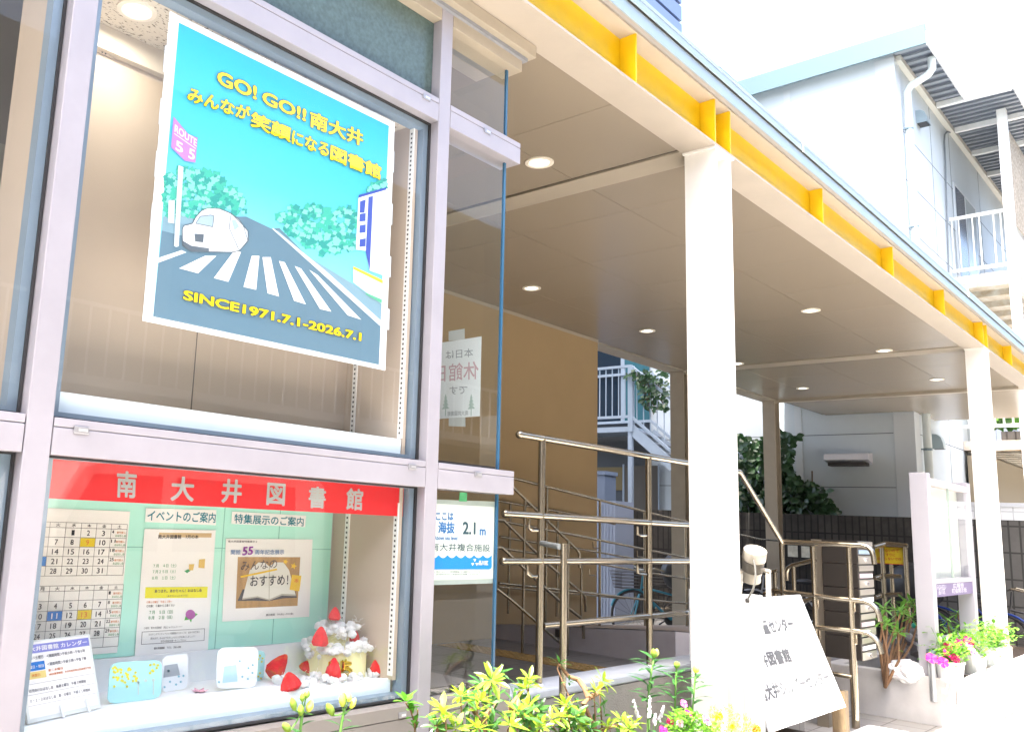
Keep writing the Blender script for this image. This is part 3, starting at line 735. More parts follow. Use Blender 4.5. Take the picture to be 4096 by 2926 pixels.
for (dz, nm) in ((0, 'handrail'), (zlow - cT.z, 'lower_rail')):
    for xx in (XS, XS + .8):
        g = MB(); g.obox(((xx), cT.y + 1.1, cT.z + dz), (.025, 0, 0), (0, 1.1, 0), (0, 0, .025)); 
        L = cB - cT; mid = (cT + cB) / 2
        g.obox((xx, mid.y, mid.z + dz), (.025, 0, 0), (0, L.y / 2, L.z / 2), Vector((0, -L.z, L.y)).normalized() * .025); g.build(nm, M_stairs, st)
g = MB(); g.box(XS - .04, XS + .05, cT.y - .05, cT.y + .05, zl2 - .1, cT.z); g.build('newel_post', M_stairs, st)
g = MB(); g.box(XS - .02, XS + .06, cT.y - .02, cT.y + .06, 0, zl2 - .1); g.build('support_post', M_stairs, st)
dzs = zl2 - cT.z - .05
for xx in (XS + .0, XS + .8):
    L = cB - cT; mid = (cT + cB) / 2
    g = MB(); g.obox((xx, mid.y, mid.z + dzs), (.01, 0, 0), (0, L.y / 2, L.z / 2), Vector((0, -L.z, L.y)).normalized() * .10); g.build('stringer', M_stairs, st)
n = 15
for i in range(n):
    t_ = (i + .5) / n; yy = cT.y + (cB.y - cT.y) * t_; zz = cT.z + (cB.z - cT.z) * t_ + dzs
    g = MB(); g.box(XS + .012, XS + .788, yy - .12, yy + .12, zz, zz + .03); g.build('tread', mat('tread_grey', (.25, .27, .3), .7), st)
for i in range(9):
    yy = cT.y + .12 + i * .14; g = MB(); g.box(XS - .008, XS + .008, yy, yy + .016, zlow, cT.z - .02); g.build('baluster', M_stairs, st)
for i in range(22):
    yy = cT.y - .13 - i * .14; zz = cT.z + slope * (yy - cT.y); g = MB(); g.box(XS - .008, XS + .008, yy, yy + .016, zz + (zlow - cT.z), zz - .02); g.build('baluster', M_stairs, st)
iv = thing('ivy', 'dense dark ivy covering the lower flight of the outside stair', 'ivy', (15.8, 5.6, 1.8))
ivp = [(2940, 1725), (2970, 1735), (2985, 1760), (3050, 1755), (3110, 1735), (3150, 1722), (3188, 1738), (3170, 1790), (3152, 1845), (3168, 1870), (3188, 1905), (3240, 1935), (3300, 1960), (3318, 2000), (3345, 2035), (3352, 2060), (2935, 2060)]
scatter(ivp, 1900, (15.35, 16.3), .13, M_ivy, 'leaves', iv, 11)
rnd.seed(4); g = MB()
for i in range(16):
    u0 = rnd.uniform(2950, 3250); p0 = W(u0, 2060, x=15.9); p1 = W(u0 + rnd.uniform(-60, 30), rnd.uniform(1800, 1950), x=15.8)
    g.tube([p0, (p0 + p1) / 2 + Vector((0, rnd.uniform(-.1, .1), 0)), p1], .012, 5)
g.build('stems', mat('ivy_stem', (.12, .09, .06), .9), iv)
v2 = thing('climbing_vine', 'sparse leafy vine climbing on the stair landing rail', 'vine', (15.6, 8, 3.3))
scatter([(2500, 1490), (2530, 1475), (2600, 1480), (2650, 1465), (2680, 1500), (2682, 1640), (2640, 1640), (2575, 1630), (2560, 1540), (2520, 1520)], 230, (15.45, 15.75), .11, M_ivy, 'leaves', v2, 8)
rnd.seed(9); g = MB()
for i in range(9):
    a = W(rnd.uniform(2520, 2600), rnd.uniform(1480, 1500), x=15.6); b = W(rnd.uniform(2590, 2680), rnd.uniform(1560, 1680), x=15.6)
    g.tube([a, (a + b) / 2 + Vector((0, 0, rnd.uniform(0, .15))), b], .008, 5)
g.build('stems', mat('ivy_stem', (.12, .09, .06), .9), v2)
# pale corrugated locker and cabinet by the wall
t = thing('storage_locker', 'pale corrugated metal storage locker beside the ochre wall', 'locker', (13.4, 7.4, 0))
a, b = W(2372, 2000, x=13.4), W(2462, 2260, x=13.4)
g = MB(); g.box(13.4, 14.0, b.y, a.y + .5, 0, a.z)
yy = b.y
while yy < a.y + .45: g.box(13.385, 13.4, yy, yy + .03, .05, a.z - .04); yy += .06
g.build('body', mat('locker_shade_toned', (.26, .31, .42), .5), t)  # white locker, its colour darkened and blued to stand for shade
t = thing('gas_cabinet', 'tall pale blue grey cabinet behind the corrugated locker', 'cabinet', (14.4, 8, 0))
a, b = W(2360, 1898, x=14.4), W(2418, 2000, x=14.4)
g = MB(); g.box(14.4, 14.8, b.y, a.y + .5, 0, a.z); g.box(14.38, 14.82, b.y - .03, a.y + .5, a.z + .001, a.z + .07); g.build('body', mat('cabinet_grey', (.12, .155, .22), .5), t)
# far tower with dark louvres
a = W(2722, 60, y=30)
tw = thing('louvred_tower', 'pale blue tower clad in broad horizontal louvres far behind the canopy roof', 'building', (a.x, 32, 0))
g = MB(); g.box(a.x - 22, a.x - .25, 30.2, 44, 0, 62); g.build('wall', mat('tower_dark', (.05, .07, .13), .6), tw)
g = MB(); zz = 8
while zz < 62: g.box(a.x - 22, a.x, 29.9, 30.19, zz, zz + 1.25); zz += 1.55
g.build('louvres', mat('louvre_blue', (.15, .21, .36), .5), tw)
a = W(2887, 273, x=17)
g = MB(); g.box(16.9, 24, a.y, a.y + 8, a.z - .25, a.z); o = g.build('roof', mat('dark_roof_edge', (.05, .05, .06), .6), gh)
# ================================================================ HANDRAILS
M_tape = mat('grey_cloth_tape', (.20, .22, .22), .8, noise=.2, nscale=60)
def rail(parent, name, pts, r, m=M_stain, ball=None, n=12):
    g = MB(); g.tube(pts, r, n); o = g.build(name, m, parent, smooth=True)
    if ball: 
        c, rr = ball; g = MB(); g.ball(c, rr, 14, 9); g.build('end_cap', M_stain, o, smooth=True)
    return o
z3 = Z(1950, 1900, 1 / 3.247)
YP = 2.37; RP = .0165
hp = thing('handrail', 'big stainless handrail with three rails standing on the kerb wall', 'handrail', (4, YP, .8))
def wy(u, v, y=YP): return W(u, v, y=y)
XR2 = W(3128, 2166, y=YP).x
def wx(u, v, x=None): return W(u, v, x=XR2 if x is None else x)
tl_ = wy(2078, 1737); br_ = wy(2957, 1882); br_.z = tl_.z + .0
co = wy(3128, 2168)
rail(hp, 'top_rail', [tl_, br_, co], RP, ball=(tl_, .0185))
for (a, b_) in (((2020, 2053), (2747, 2105)), ((2013, 2243), (2747, 2246))):
    p, q = wy(*a), wy(*b_); q.z = p.z; q.x = 5.5; rail(hp, 'middle_rail', [p, q], RP, ball=(p, .0185))
p, q = wy(2171, 2500), wy(2755, 2451); q.z = p.z; q.x = 5.5; rail(hp, 'bottom_rail', [p, q], .0155)
for (a, b_) in (((2171, 1757), (2151.7, 2743)), ((2598, 1833), (2594.7, 2677))):
    p, q = wy(*a), wy(*b_); q.x = p.x = (p.x + q.x) / 2; q.z = .80; p.z = tl_.z
    o = rail(hp, 'post', [q, p], RP); g = MB(); g.lathe(q, [(.021, 0), (.021, .006), (.0165, .008)], 16); g.build('base_collar', mat('sealant_white', (.75, .76, .76), .5), o)
def bracket(parent, pts, r=.006): rail(parent, 'bracket', pts, r, n=8)
bracket(hp, [wy(*z3(547, 570)), wy(*z3(530, 680)), wy(*z3(570, 715)), wy(*z3(650, 715))], .0065)
bracket(hp, [wy(*z3(515, 1165)), wy(*z3(515, 1275)), wy(*z3(560, 1315)), wy(*z3(640, 1310))], .0065)
z6b = Z(2350, 1850, .277)
bracket(hp, [wy(*z6b(720, 915)), wy(*z6b(722, 1030)), wy(*z6b(760, 1050)), wy(*z6b(850, 1050))], .0065)
bracket(hp, [wy(*z6b(722, 1470)), wy(*z6b(722, 1585)), wy(*z6b(760, 1605)), wy(*z6b(850, 1610))], .0065)
# lower post tied to the first post
tp = thing('signpost_pipe', 'plain steel pipe tied to the handrail post with grey tape', 'pipe', (3.55, 2.1, .3))
a = W(2256, 2172, y=2.12); b = W(2272, 2880, y=2.12); b.x = a.x
rail(tp, 'pipe', [Vector((a.x, a.y, .35)), a], .0145)
g = MB(); e = W(*z3(705, 880), y=2.352); g.tube([a + Vector((-.012, .012, -.015)), e], .0125, 12); g.build('taped_bar', M_tape, tp, smooth=True)
# short rails running to the street
h2 = thing('handrail', 'short stainless handrail whose three curled ends reach the sunlit street edge', 'handrail', (XR2, 2.1, .44))
z5 = Z(3150, 2150, .308)
def r2(name, pts, r=RP): rail(h2, name, [wx(*z5(*q)) for q in pts], r)
r2('top_rail', [(-70, 48), (300, 68), (800, 90), (960, 98), (1040, 118), (1090, 165), (1115, 235), (1130, 340)])
r2('middle_rail', [(-160, 690), (200, 727), (600, 785), (880, 808), (1000, 822), (1085, 855), (1145, 910), (1185, 990), (1205, 1085)])
r2('middle_rail', [(380, 1160), (800, 1200), (930, 1212), (1040, 1235), (1125, 1290), (1190, 1380), (1228, 1505)])
z7b = Z(2850, 2050, .5396)
rail(h2, 'bottom_rail', [wx(*z7b(800, 1175)), wx(*z7b(1035, 1215))], .014)
for a, b_ in (((3393, 2186), (3426, 2878)), ((3249, 2184), (3276, 2800)), ((3127, 2171), (3140, 2640))):
    p, q = wx(*a), wx(*b_); q.y = p.y = (p.y + q.y) / 2; q.z = max(.0, min(q.z, .44)); rail(h2, 'post', [q, p], RP)
for (a, b_) in (((395, 800), (395, 905)), ((415, 1200), (425, 1310)), ((870, 840), (872, 950)), ((892, 1250), (897, 1370))):
    bracket(h2, [wx(*z5(*a)), wx(*z5(*b_)), wx(*z5(b_[0] - 22, b_[1] + 8))], .007)
h3 = thing('handrail', 'stainless handrail with a hooked end seen behind the floodlight', 'handrail', (7.6, 2.6, .3))
def wx3(a, b): return W(*z7b(a, b), x=7.6)
rail(h3, 'top_rail', [wx3(553, 500), wx3(549, 440), wx3(562, 408), wx3(590, 390), wx3(765, 345)], .0175)
rail(h3, 'middle_rail', [wx3(410, 445), wx3(480, 428)], .016); rail(h3, 'middle_rail', [wx3(380, 600), wx3(485, 558)], .016); rail(h3, 'middle_rail', [wx3(600, 680), wx3(760, 625)], .016)
p = wx3(600, 395); rail(h3, 'post', [Vector((p.x, p.y, 0)), p], .016)
p = wx3(462, 440); rail(h3, 'post', [Vector((p.x, p.y, 0)), p], .016)
# ramp rails
YE, YE2, YD = 4.85, 5.20, 4.50
he = thing('ramp_handrail', 'long sloping stainless handrail along the open edge of the ramp', 'handrail', (8, YE, .6))
def pl_(par, name, px, y, r): rail(par, name, [W(u, v, y=y) for u, v in px], r, n=10)
pl_(he, 'top_rail', [(1990, 1896), (2056, 1912), (2749, 2088), (3037, 2155), (3130, 2162)], YE, .0135)
pl_(he, 'middle_rail', [(1995, 2081), (2350, 2149), (2700, 2220), (3080, 2300)], YE, .0125)
pl_(he, 'middle_rail', [(1995, 2190), (2250, 2228), (2600, 2290), (2760, 2315)], YE, .0115)
pl_(he, 'bottom_rail', [(1995, 2331), (2141, 2346), (2582, 2397), (2705, 2408), (3080, 2440)], YE, .0125)
for a, b_ in (((2188, 1948), (2177, 2485)), ((2400, 2003), (2395, 2507)), ((2578, 2046), (2585, 2520)), ((2742, 2090), (2748, 2530))):
    p, q = W(*a, y=YE), W(*b_, y=YE); q.x = p.x; rail(he, 'post', [q, p], .0135, n=10)
for u, v in ((2385, 2165), (2370, 2275), (2562, 2200)):
    bracket(he, [W(u - 14, v, y=YE - .03), W(u - 12, v + 24, y=YE - .03), W(u + 10, v + 26, y=YE)], .005)
h5 = thing('wall_handrail', 'thin stainless handrail running close to the ochre wall', 'handrail', (7.5, YE2, .7))
pl_(h5, 'top_rail', [(1985, 2000), (2008, 2005), (2320, 2060), (2460, 2095)], YE2, .0115)
pl_(h5, 'middle_rail', [(2000, 2145), (2150, 2170), (2310, 2193), (2500, 2226), (2620, 2250)], YE2, .011)
pl_(h5, 'bottom_rail', [(1995, 2345), (2141, 2360), (2280, 2372), (2500, 2392)], YE2, .010)
for a, b_ in (((2041, 2012), (2031, 2452)), ((2231, 2045), (2225, 2464))):
    p, q = W(*a, y=YE2), W(*b_, y=YE2); q.x = p.x; rail(h5, 'post', [q, p], .012, n=10)
hd = thing('stair_handrail', 'steep stainless stair handrail with bent down ends in front of the ramp', 'handrail', (6.6, YD, .44))
pl_(hd, 'upper_rail', [(1992, 1890), (2056, 1952), (2305, 2195), (2317, 2212), (2319, 2270)], YD, .0125)
pl_(hd, 'upper_rail', [(1985, 2078), (2012, 2078), (2193, 2257), (2330, 2372), (2341, 2390), (2343, 2445)], YD, .0125)
hd2 = thing('stair_handrail', 'lower steep stainless stair handrail ending in an open pipe above the tactile paving', 'handrail', (6.3, YD - .25, .44))
pl_(hd2, 'upper_rail', [(1985, 2187), (2007, 2188), (2141, 2314), (2248, 2411), (2320, 2467), (2333, 2486), (2335, 2553)], YD - .25, .0125)
pl_(hd2, 'lower_rail', [(1985, 2352), (2045, 2398), (2137, 2479), (2255, 2582)], YD - .25, .0115)
p = W(2273, 2160, y=YD - .25); q = W(2273, 2500, y=YD - .25); rail(hd2, 'post', [Vector((p.x, p.y, .44)), p], .0125)
p = W(2100, 2000, y=YD); rail(hd, 'post', [Vector((p.x, p.y, .44)), p], .0125)
p = W(2319, 2212, y=YD); rail(hd, 'post', [Vector((p.x + .03, p.y, .44)), p + Vector((.03, 0, -.1))], .0115)
c = W(1700 + 1745 / 3.2486, 2350 + 590 / 3.2486, x=6.985)
t = thing('wall_plug', 'small square metal plate on the pale side of the ramp', 'plate', c)
g = MB(); g.box(6.985, 6.9985, c.y - .045, c.y + .045, c.z - .035, c.z + .035); g.build('plate', M_dark, t, bevel=.003)

# ================================================================ SIGN BOARDS BESIDE THE COLUMN
XPN = 4.93
pn = W(3041, 2380, x=XPN)
sp = thing('side_board', 'upright blank white sign board beside the thick white column', 'sign', (XPN, 2.1, 0))
g = MB(); g.box(XPN, XPN + .018, pn.y, pn.y + .40, .02, pn.z); g.build('board', M_wpaint2, sp, bevel=.002)
g = MB(); g.box(XPN - .001, XPN + .02, pn.y - .004, pn.y - .0005, .02, pn.z + .001); g.build('edge_trim', mat('grey_edge', (.42, .45, .42), .5), sp)
YT = 1.95
brp = W(3384, 2824, y=YT); trp = W(3201, 2376, x=brp.x)
up = (trp - brp); nrm = Vector((1, 0, 0)).cross(up).normalized()
if nrm.y > 0: nrm = -nrm
tb = thing('leaning_sign', 'white leaning sign board listing the children centre, library and silver centre', 'sign', (5.4, 2.0, .4))
x0 = W(3082, 2916, y=YT).x
g = MB(); g.slab([Vector((x0, brp.y, brp.z)), brp, trp, Vector((x0, trp.y, trp.z))], -nrm * .012); g.build('board', M_wpaint2, tb)
PLB = (brp + nrm * .001, nrm)
def brd(a, b): return W(*z7b(a, b), pl=PLB)
g = MB(); un = up.normalized()
def line(s, br, lpx, hpx, l):
    q = brd(*br); w = q.x - brd(*lpx).x; nv, s = l, s[-l:]; w = w * len(s) / nv
    top = brd(br[0] - .38 * hpx, br[1] - .92 * hpx); h = (top - q).length
    bl = q - Vector((w, 0, 0)); letter(g, s, bl, q, bl + un * h, Vector((0, 0, 0)), .045)
line('児童センター', (617, 868), (390, 905), 112, 5)
line('南大井図書館', (596, 1105), (368, 1146), 118, 4)
line('南大井シルバーセンター', (882, 1262), (366, 1410), 112, 11)
g.build('lettering', mat('sign_ink', (.10, .105, .11), .6), tb)
M_timb = mat('timber_leg', (.17, .12, .065), .8, noise=.2, nscale=18, stretch=(6, 6, 1))
for ux in (950, 415):
    q = W(*z7b(ux, 1500), y=YT + .10); g = MB(); g.box(q.x - .035, q.x + .035, YT + .06, YT + .14, .0, brp.z + .06); g.build('leg', M_timb, tb)
# floodlight on the side board
z8b = Z(2850, 2100, .2463)
fl = thing('floodlight', 'bronze grey floodlight with cable clamped on top of the white side board', 'floodlight', (XPN, 2.0, pn.z))
c0 = W(*z8b(695, 395), x=XPN - .02); ax = Vector((-.36, -.30, .88)).normalized()
M_fl = mat('floodlight_body', (.34, .31, .26), .45, .4, noise=.05, nscale=30); M_flc = mat('floodlight_cap', (.70, .68, .62), .45, .2)
r = .060
g = MB(); g.lathe(c0, [(r, -.055), (r, -.004), (r * .97, 0), (r * .95, 0)], 32, ax); g.build('rear_ring', M_fl, fl, smooth=True)
g = MB(); g.lathe(c0, [(r * .95, -.003), (0, -.003)], 32, ax); o = g.build('rear_cap', M_flc, fl)
g = MB(); e1 = ax.cross(Vector((0, 1, 0))).normalized(); e2 = ax.cross(e1)
for k in range(3):
    a = k * 2.09 + .6; g.lathe(c0 + (e1 * math.cos(a) + e2 * math.sin(a)) * r * .82 - ax * .003, [(.0035, 0), (0, .002)], 8, ax)
g.build('screws', M_dark, o)
g = MB(); prof = [(r * .98, -.056)]
for k in range(9): prof += [(r * (.96 - k * .012), -.060 - k * .007), (r * (.80 - k * .012), -.062 - k * .007), (r * (.80 - k * .012), -.065 - k * .007), (r * (.95 - k * .012), -.066 - k * .007)]
g.lathe(c0, prof, 28, ax); g.build('cooling_fins', M_fl, fl)
g = MB(); g.lathe(c0, [(r * .86, -.125), (r * .80, -.16), (r * .86, -.175), (r * .86, -.185), (0, -.186)], 28, ax); g.build('front_barrel', M_fl, fl, smooth=True)
cm = c0 - ax * .10
for s, nm in ((-1, 'left'), (1, 'right')):
    pv = W(*z8b(470 if s < 0 else 905, 745), x=XPN - .0); bt = W(*z8b(435 if s < 0 else 912, 1130), x=XPN + .009); bt.z = pn.z
    g = MB(); d = (bt - pv); g.obox((pv + bt) / 2, (.004, 0, 0), (0, .012, 0), d / 2); g.build('yoke_arm', M_flc, fl)
    g = MB(); g.tube([cm + (pv - cm) * .55, pv + (pv - cm) * .12], .012, 10); g.build('pivot', M_fl, fl)
cab = [W(*z8b(*q), x=XPN - .085) for q in ((665, 555), (690, 660), (700, 800), (690, 930), (655, 1050))] + [W(*z8b(600, 1150), x=XPN - .06), W(*z8b(570, 1215), x=XPN - .03)]
g = MB(); g.tube(cab, .0055, 8); o = g.build('cable', mat('cable_olive', (.13, .13, .12), .5), fl, smooth=True)
g = MB(); g.lathe(cab[-1] + Vector((0, 0, -.012)), [(.010, 0), (.012, .01), (.010, .022), (0, .023)], 10); g.build('plug', M_dark, o)

# ================================================================ PLANTER AND THINGS IN IT
PX, PY, PH = 8.95, 1.80, .395
pt = thing('planter', 'long low concrete planter with a stained street side', 'planter', (11, 2.3, 0))
g = MB(); g.box(PX, 14.2, PY, PY + .15, 0, PH); g.box(PX, PX + .13, PY + .1505, 2.98, 0, PH); g.box(PX + .1305, 14.2, 2.86, 2.98, 0, PH - .002)
g.build('walls', mat('planter_concrete', (.50, .49, .475), .85, noise=.10, nscale=5, bump=.25, bscale=160), pt, bevel=.008)
g = MB(); g.box(PX + .131, 14.2, PY + .151, 2.859, .05, .27); g.build('soil', M_soil, pt)
st2 = thing('step_stone', 'bright white rounded stone step in front of the leaning sign', 'step', (6.6, 1.8, 0))
g = MB(); g.box(5.6, 7.09, 1.45, 2.10, 0, .25); g.build('step', mat('step_white', (.76, .75, .72), .8, bump=.15), st2, bevel=.03)
# mail boxes
MX, MYF, MYB, MXR = 8.0, 2.362, 2.645, 8.385
mb_ = thing('mailbox_stack', 'stack of five dark steel mail boxes on a pole behind the curled rails', 'mailboxes', (8.2, 2.5, 0))
rows = [2162, 2258, 2354, 2453, 2549, 2643]
zs = [W(3433, v, x=MX).z for v in rows]
M_box = mat('mailbox_brown', (.04, .034, .029), .45, .4)
M_ss = mat('mailbox_steel', (.55, .52, .45), .28, .9)
for i in range(5):
    z1, z0 = zs[i], zs[i + 1] + .004
    g = MB(); g.box(MX, MXR, MYF + .012, MYB, z0, z1); o = g.build('box', M_box, mb_, bevel=.003)
    h = z1 - z0
    g = MB(); g.box(MX + .01, MXR - .01, MYF + .002, MYF + .011, z0 + h * .74, z1 - .004); g.build('slot_flap', M_ss, o, bevel=.002)
    g = MB(); g.box(MX + .03, MXR - .03, MYF + .006, MYF + .0115, z0 + h * .44, z0 + h * .62); g.build('name_plate', mat('plate_pink', (.60, .50, .52), .6) if i in (1, 3) else (mat('plate_blue', (.22, .30, .38), .6) if i == 0 else M_paper), o)
    g = MB(); g.box(MX + .01, MXR - .01, MYF + .004, MYF + .011, z0 + .004, z0 + h * .36); g.build('lock_panel', M_ss, o, bevel=.002)
    g = MB(); g.lathe(((MX + MXR) / 2, MYF + .004, z0 + h * .2), [(.018, 0), (.016, .012), (0, .013)], 14, (0, -1, 0)); g.build('lock', mat('lock_chrome', (.8, .8, .8), .15, 1.0), o)
g = MB(); g.box(8.02, 8.12, MYB + .001, MYB + .09, .0, 1.5); g.build('side_panel', mat('panel_bronze', (.32, .28, .22), .35, .7), mb_)
g = MB(); g.tube([(8.2, 2.5, 0), (8.2, 2.5, zs[5])], .03, 12); g.build('pole', M_stain, mb_)
# notice board
YN = 2.08
M_nb = mat('notice_frame', (.44, .43, .47), .4, .3)
nb = thing('notice_board', 'tall silver framed glass notice board standing in the planter', 'notice board', (9.9, YN, .27))
ptop = W(3706, 1888, y=YN); pbx = ptop.x; zt2 = ptop.z
rx = W(3893, 2300, y=YN).x
for xx in (pbx, rx): 
    g = MB(); g.box(xx, xx + .11, YN, YN + .14, .2, zt2); g.build('post', M_nb, nb, bevel=.004)
zh = W(3765, 1945, y=YN).z; zgb = W(3760, 2315, y=YN).z; zsb = W(3775, 2385, y=YN).z
xi, xo = pbx + .112, rx - .002
g = MB(); g.box(xi, xo, YN + .005, YN + .13, zh, zt2 - .04); g.build('header', mat('notice_header', (.52, .45, .46), .45), nb, bevel=.004)
g = MB(); g.box(xi, xo, YN + .10, YN + .13, zgb, zh - .001); g.build('back_board', mat('notice_back', (.70, .76, .70), .7), nb)
g = MB(); g.box(xi, xo, YN + .01, YN + .12, zgb - .04, zgb - .001); g.build('lower_frame', M_nb, nb)
xm = W(3809, 2100, y=YN).x
g = MB(); g.box(xm - .012, xm + .012, YN + .012, YN + .03, zgb, zh - .001); g.build('sliding_stile', mat('stile_green_grey', (.33, .40, .35), .4, .3), nb)
for a, b_ in ((xi, xm - .0125), (xm + .0125, xo)):
    g = MB(); g.poly([(a, YN + .02, zgb), (b_, YN + .02, zgb), (b_, YN + .02, zh), (a, YN + .02, zh)]); g.build('glass', M_glass, nb)
g = MB(); hh = zh - zgb; ww = xo - xi
for (fx, fz, w_, h_) in ((.10, .55, .22, .3), (.55, .42, .3, .36), (.12, .12, .26, .3), (.62, .06, .22, .28)):
    g.box(xi + fx * ww, xi + (fx + w_) * ww, YN + .097, YN + .0995, zgb + fz * hh, zgb + (fz + h_) * hh)
g.build('faded_poster', mat('faded_paper', (.80, .77, .72), .7), nb)
g = MB(); g.box(xi, xo, YN + .012, YN + .12, zsb, zgb - .042); o = g.build('name_strip', mat('strip_purple', (.13, .10, .20), .5), nb)
g = MB()
for (s, fx, fz, w_) in (('みなみおおい', .05, .55, .22), ('広報板', .45, .56, .3), ('品川区', .08, .18, .16), ('町会掲示板', .42, .16, .4)):
    bl = Vector((xi + fx * ww, YN + .011, zsb + fz * (zgb - .04 - zsb))); letter(g, s, bl, bl + Vector((w_ * ww, 0, 0)), bl + Vector((0, 0, .045)))
g.build('lettering', mat('strip_letter', (.6, .6, .65), .6), o)
# rail with the yellow notice
XY = 11.95
h4 = thing('handrail', 'short fence-like steel rail carrying the yellow notice by the bicycle yard', 'handrail', (XY, 3.2, 0))
def wy4(a, b): return W(*z5(a, b), x=XY)
rail(h4, 'top_rail', [W(*z5(1112, 122), x=XY - .25), wy4(1262, 82), wy4(1560, 102)], .028)
rail(h4, 'middle_rail', [W(*z5(1127, 522), x=XY - .25), wy4(1215, 497), wy4(1480, 497)], .022)
rail(h4, 'middle_rail', [W(*z5(1137, 775), x=XY - .25), wy4(1220, 742), wy4(1490, 728)], .022)
for a in (1225, 1525, ):
    p = wy4(a, 110); rail(h4, 'post', [Vector((p.x, p.y, 0)), p], .026)
p = W(*z5(1345, 330), x=XY + .5); rail(h4, 'post', [Vector((p.x, p.y, 0)), p], .024)
ys = thing('yellow_notice', 'yellow notice with red hiragana asking children not to climb the handrail', 'sign', wy4(1320, 330))
a, b_, c_ = W(*z5(1138, 105), x=XY + .04), W(*z5(1502, 112), x=XY + .04), W(*z5(1160, 330), x=XY + .04)
g = MB(); g.box(XY + .04, XY + .045, b_.y, a.y, c_.z, a.z); g.build('panel', mat('notice_yellow', (.62, .44, .01), .5), ys)
g = MB(); S = Sheet((-1, 0, 0), z5, x=XY + .0385); S.lift *= .0005
S.text(g, 'あぶないので', (1178, 182), (1445, 188), (1178, 140), 1, .02); S.text(g, 'てすりに', (1235, 236), (1400, 240), (1235, 196), 1, .02); S.text(g, 'のぼらないでね', (1165, 285), (1480, 292), (1165, 246), 1, .02)
g.build('lettering', mat('notice_red', (.45, .02, .01), .5), ys)
g = MB()
for (q, r_) in (((a.y, b_.y), 'h'),):
    g.box(XY + .038, XY + .0395, b_.y, a.y, a.z - .008, a.z); g.box(XY + .038, XY + .0395, b_.y, a.y, c_.z, c_.z + .008)
g.build('red_border', mat('notice_red', (.45, .02, .01), .5), ys)
# old papers hanging by the back column
t = thing('paper_notice', 'two stained paper notices hanging beside the grey back column', 'notice', W(3190, 2230, x=12.8))
for (a, b_, c_, d) in ((1220, 320, 1385, 515), (1440, 335, 1580, 525)):
    p, q = W(*z8b(a, b_), x=12.8), W(*z8b(c_, d), x=12.8); g = MB(); g.box(12.8, 12.804, q.y, p.y, q.z, p.z); g.build('sheet', mat('stained_paper', (.56, .55, .48), .8, noise=.25, nscale=14), t)
# bottles, bag, boxes
def clear(name, tint): 
    return glass(name, tint=tint, ior=1.45, dirt=.10)
M_pet = clear('clear_plastic', (.9, .94, .93))
zb2 = Z(3300, 2526, .35)
def bottle(a, b, lb, m, capm, h=.28, r=.042):
    c = W(*zb2(a, b), z=.30); t = thing('plastic_bottle', lb, 'bottle', c, 'empty plastic bottles in the planter')
    g = MB(); g.lathe(c, [(0, .002), (r * .9, .0), (r, .02), (r, h * .55), (r * .9, h * .6), (r, h * .66), (r * .85, h * .78), (.014, h * .92), (.014, h)], 16); g.build('bottle', m, t, smooth=True)
    g = MB(); g.lathe(c + Vector((0, 0, h - .01)), [(.017, 0), (.017, .025), (0, .026)], 14); g.build('bottle_cap', capm, t)
    return t
M_capw = mat('cap_white', (.8, .8, .8), .4); M_capg = mat('cap_green', (.02, .42, .28), .4)
bottle(835, 500, 'clear plastic bottle with white cap, leftmost of those in the planter', M_pet, M_capw, .34, .05)
bottle(895, 440, 'dark plastic bottle with white cap beside the crumpled white bag', mat('dark_bottle', (.02, .03, .03), .15), M_capw, .32, .042)
t = bottle(990, 430, 'big clear bottle with stacked green caps above the white bag', M_pet, M_capg, .33, .075)
c = W(*zb2(1020, 215), z=.60)
c = Vector(BASE[t.name]) + Vector((.01, -.02, .36)); g = MB(); g.ball(c, .035, 12, 8, (1, 1, .75)); g.ball(c + Vector((.03, -.03, .055)), .04, 12, 8, (1.1, 1.1, .8)); g.build('green_scoop', M_capg, t, smooth=True)
def lump(o, r, sq, seed, n=26, m=16, amp=.22):
    rnd.seed(seed); g = MB(); ph = [(rdir(), rnd.uniform(0, 6), rnd.uniform(3, 9)) for _ in range(9)]; base = []
    for i in range(m + 1):
        th = math.pi * i / m
        for j in range(n):
            a = 2 * math.pi * j / n; d = Vector((math.sin(th) * math.cos(a), math.sin(th) * math.sin(a), math.cos(th)))
            k = 1 + amp * sum(abs(math.sin(q.dot(d) * f + p)) - .5 for q, p, f in ph) / 3
            g.v.append((o.x + d.x * r * sq[0] * k, o.y + d.y * r * sq[1] * k, o.z + max(-.9, d.z) * r * sq[2] * k))
    for i in range(m):
        for j in range(n):
            a = i * n + j; b = i * n + (j + 1) % n; g.f.append((a, a + n, b + n, b))
    return g
c = W(*zb2(940, 455), z=.40); g = lump(c, .15, (1.0, .9, .62), 5); o = g.build('plastic_bag', mat('white_bag', (.78, .79, .80), .35, bump=.8, bscale=30), None, base=c); tag(o, 'crumpled white plastic bag among the bottles in the planter', 'bag')
c = W(*zb2(1010, 215), z=.50); g = lump(c, .27, (1.25, .8, .62), 8, amp=.3); o = g.build('plastic_bag', mat('grey_bag', (.13, .12, .13), .35, bump=.9, bscale=25), None, base=c); tag(o, 'dark grey translucent refuse bag lying in the planter', 'bag')
c = W(*zb2(1140, 410), z=.30); g = MB(); g.box(c.x - .2, c.x + .2, c.y - .12, c.y + .12, .27, .46); o = g.build('carton', mat('brown_carton', (.12, .075, .05), .8), None, base=c, bevel=.004); tag(o, 'dark brown carton beside the grey bag in the planter', 'box')
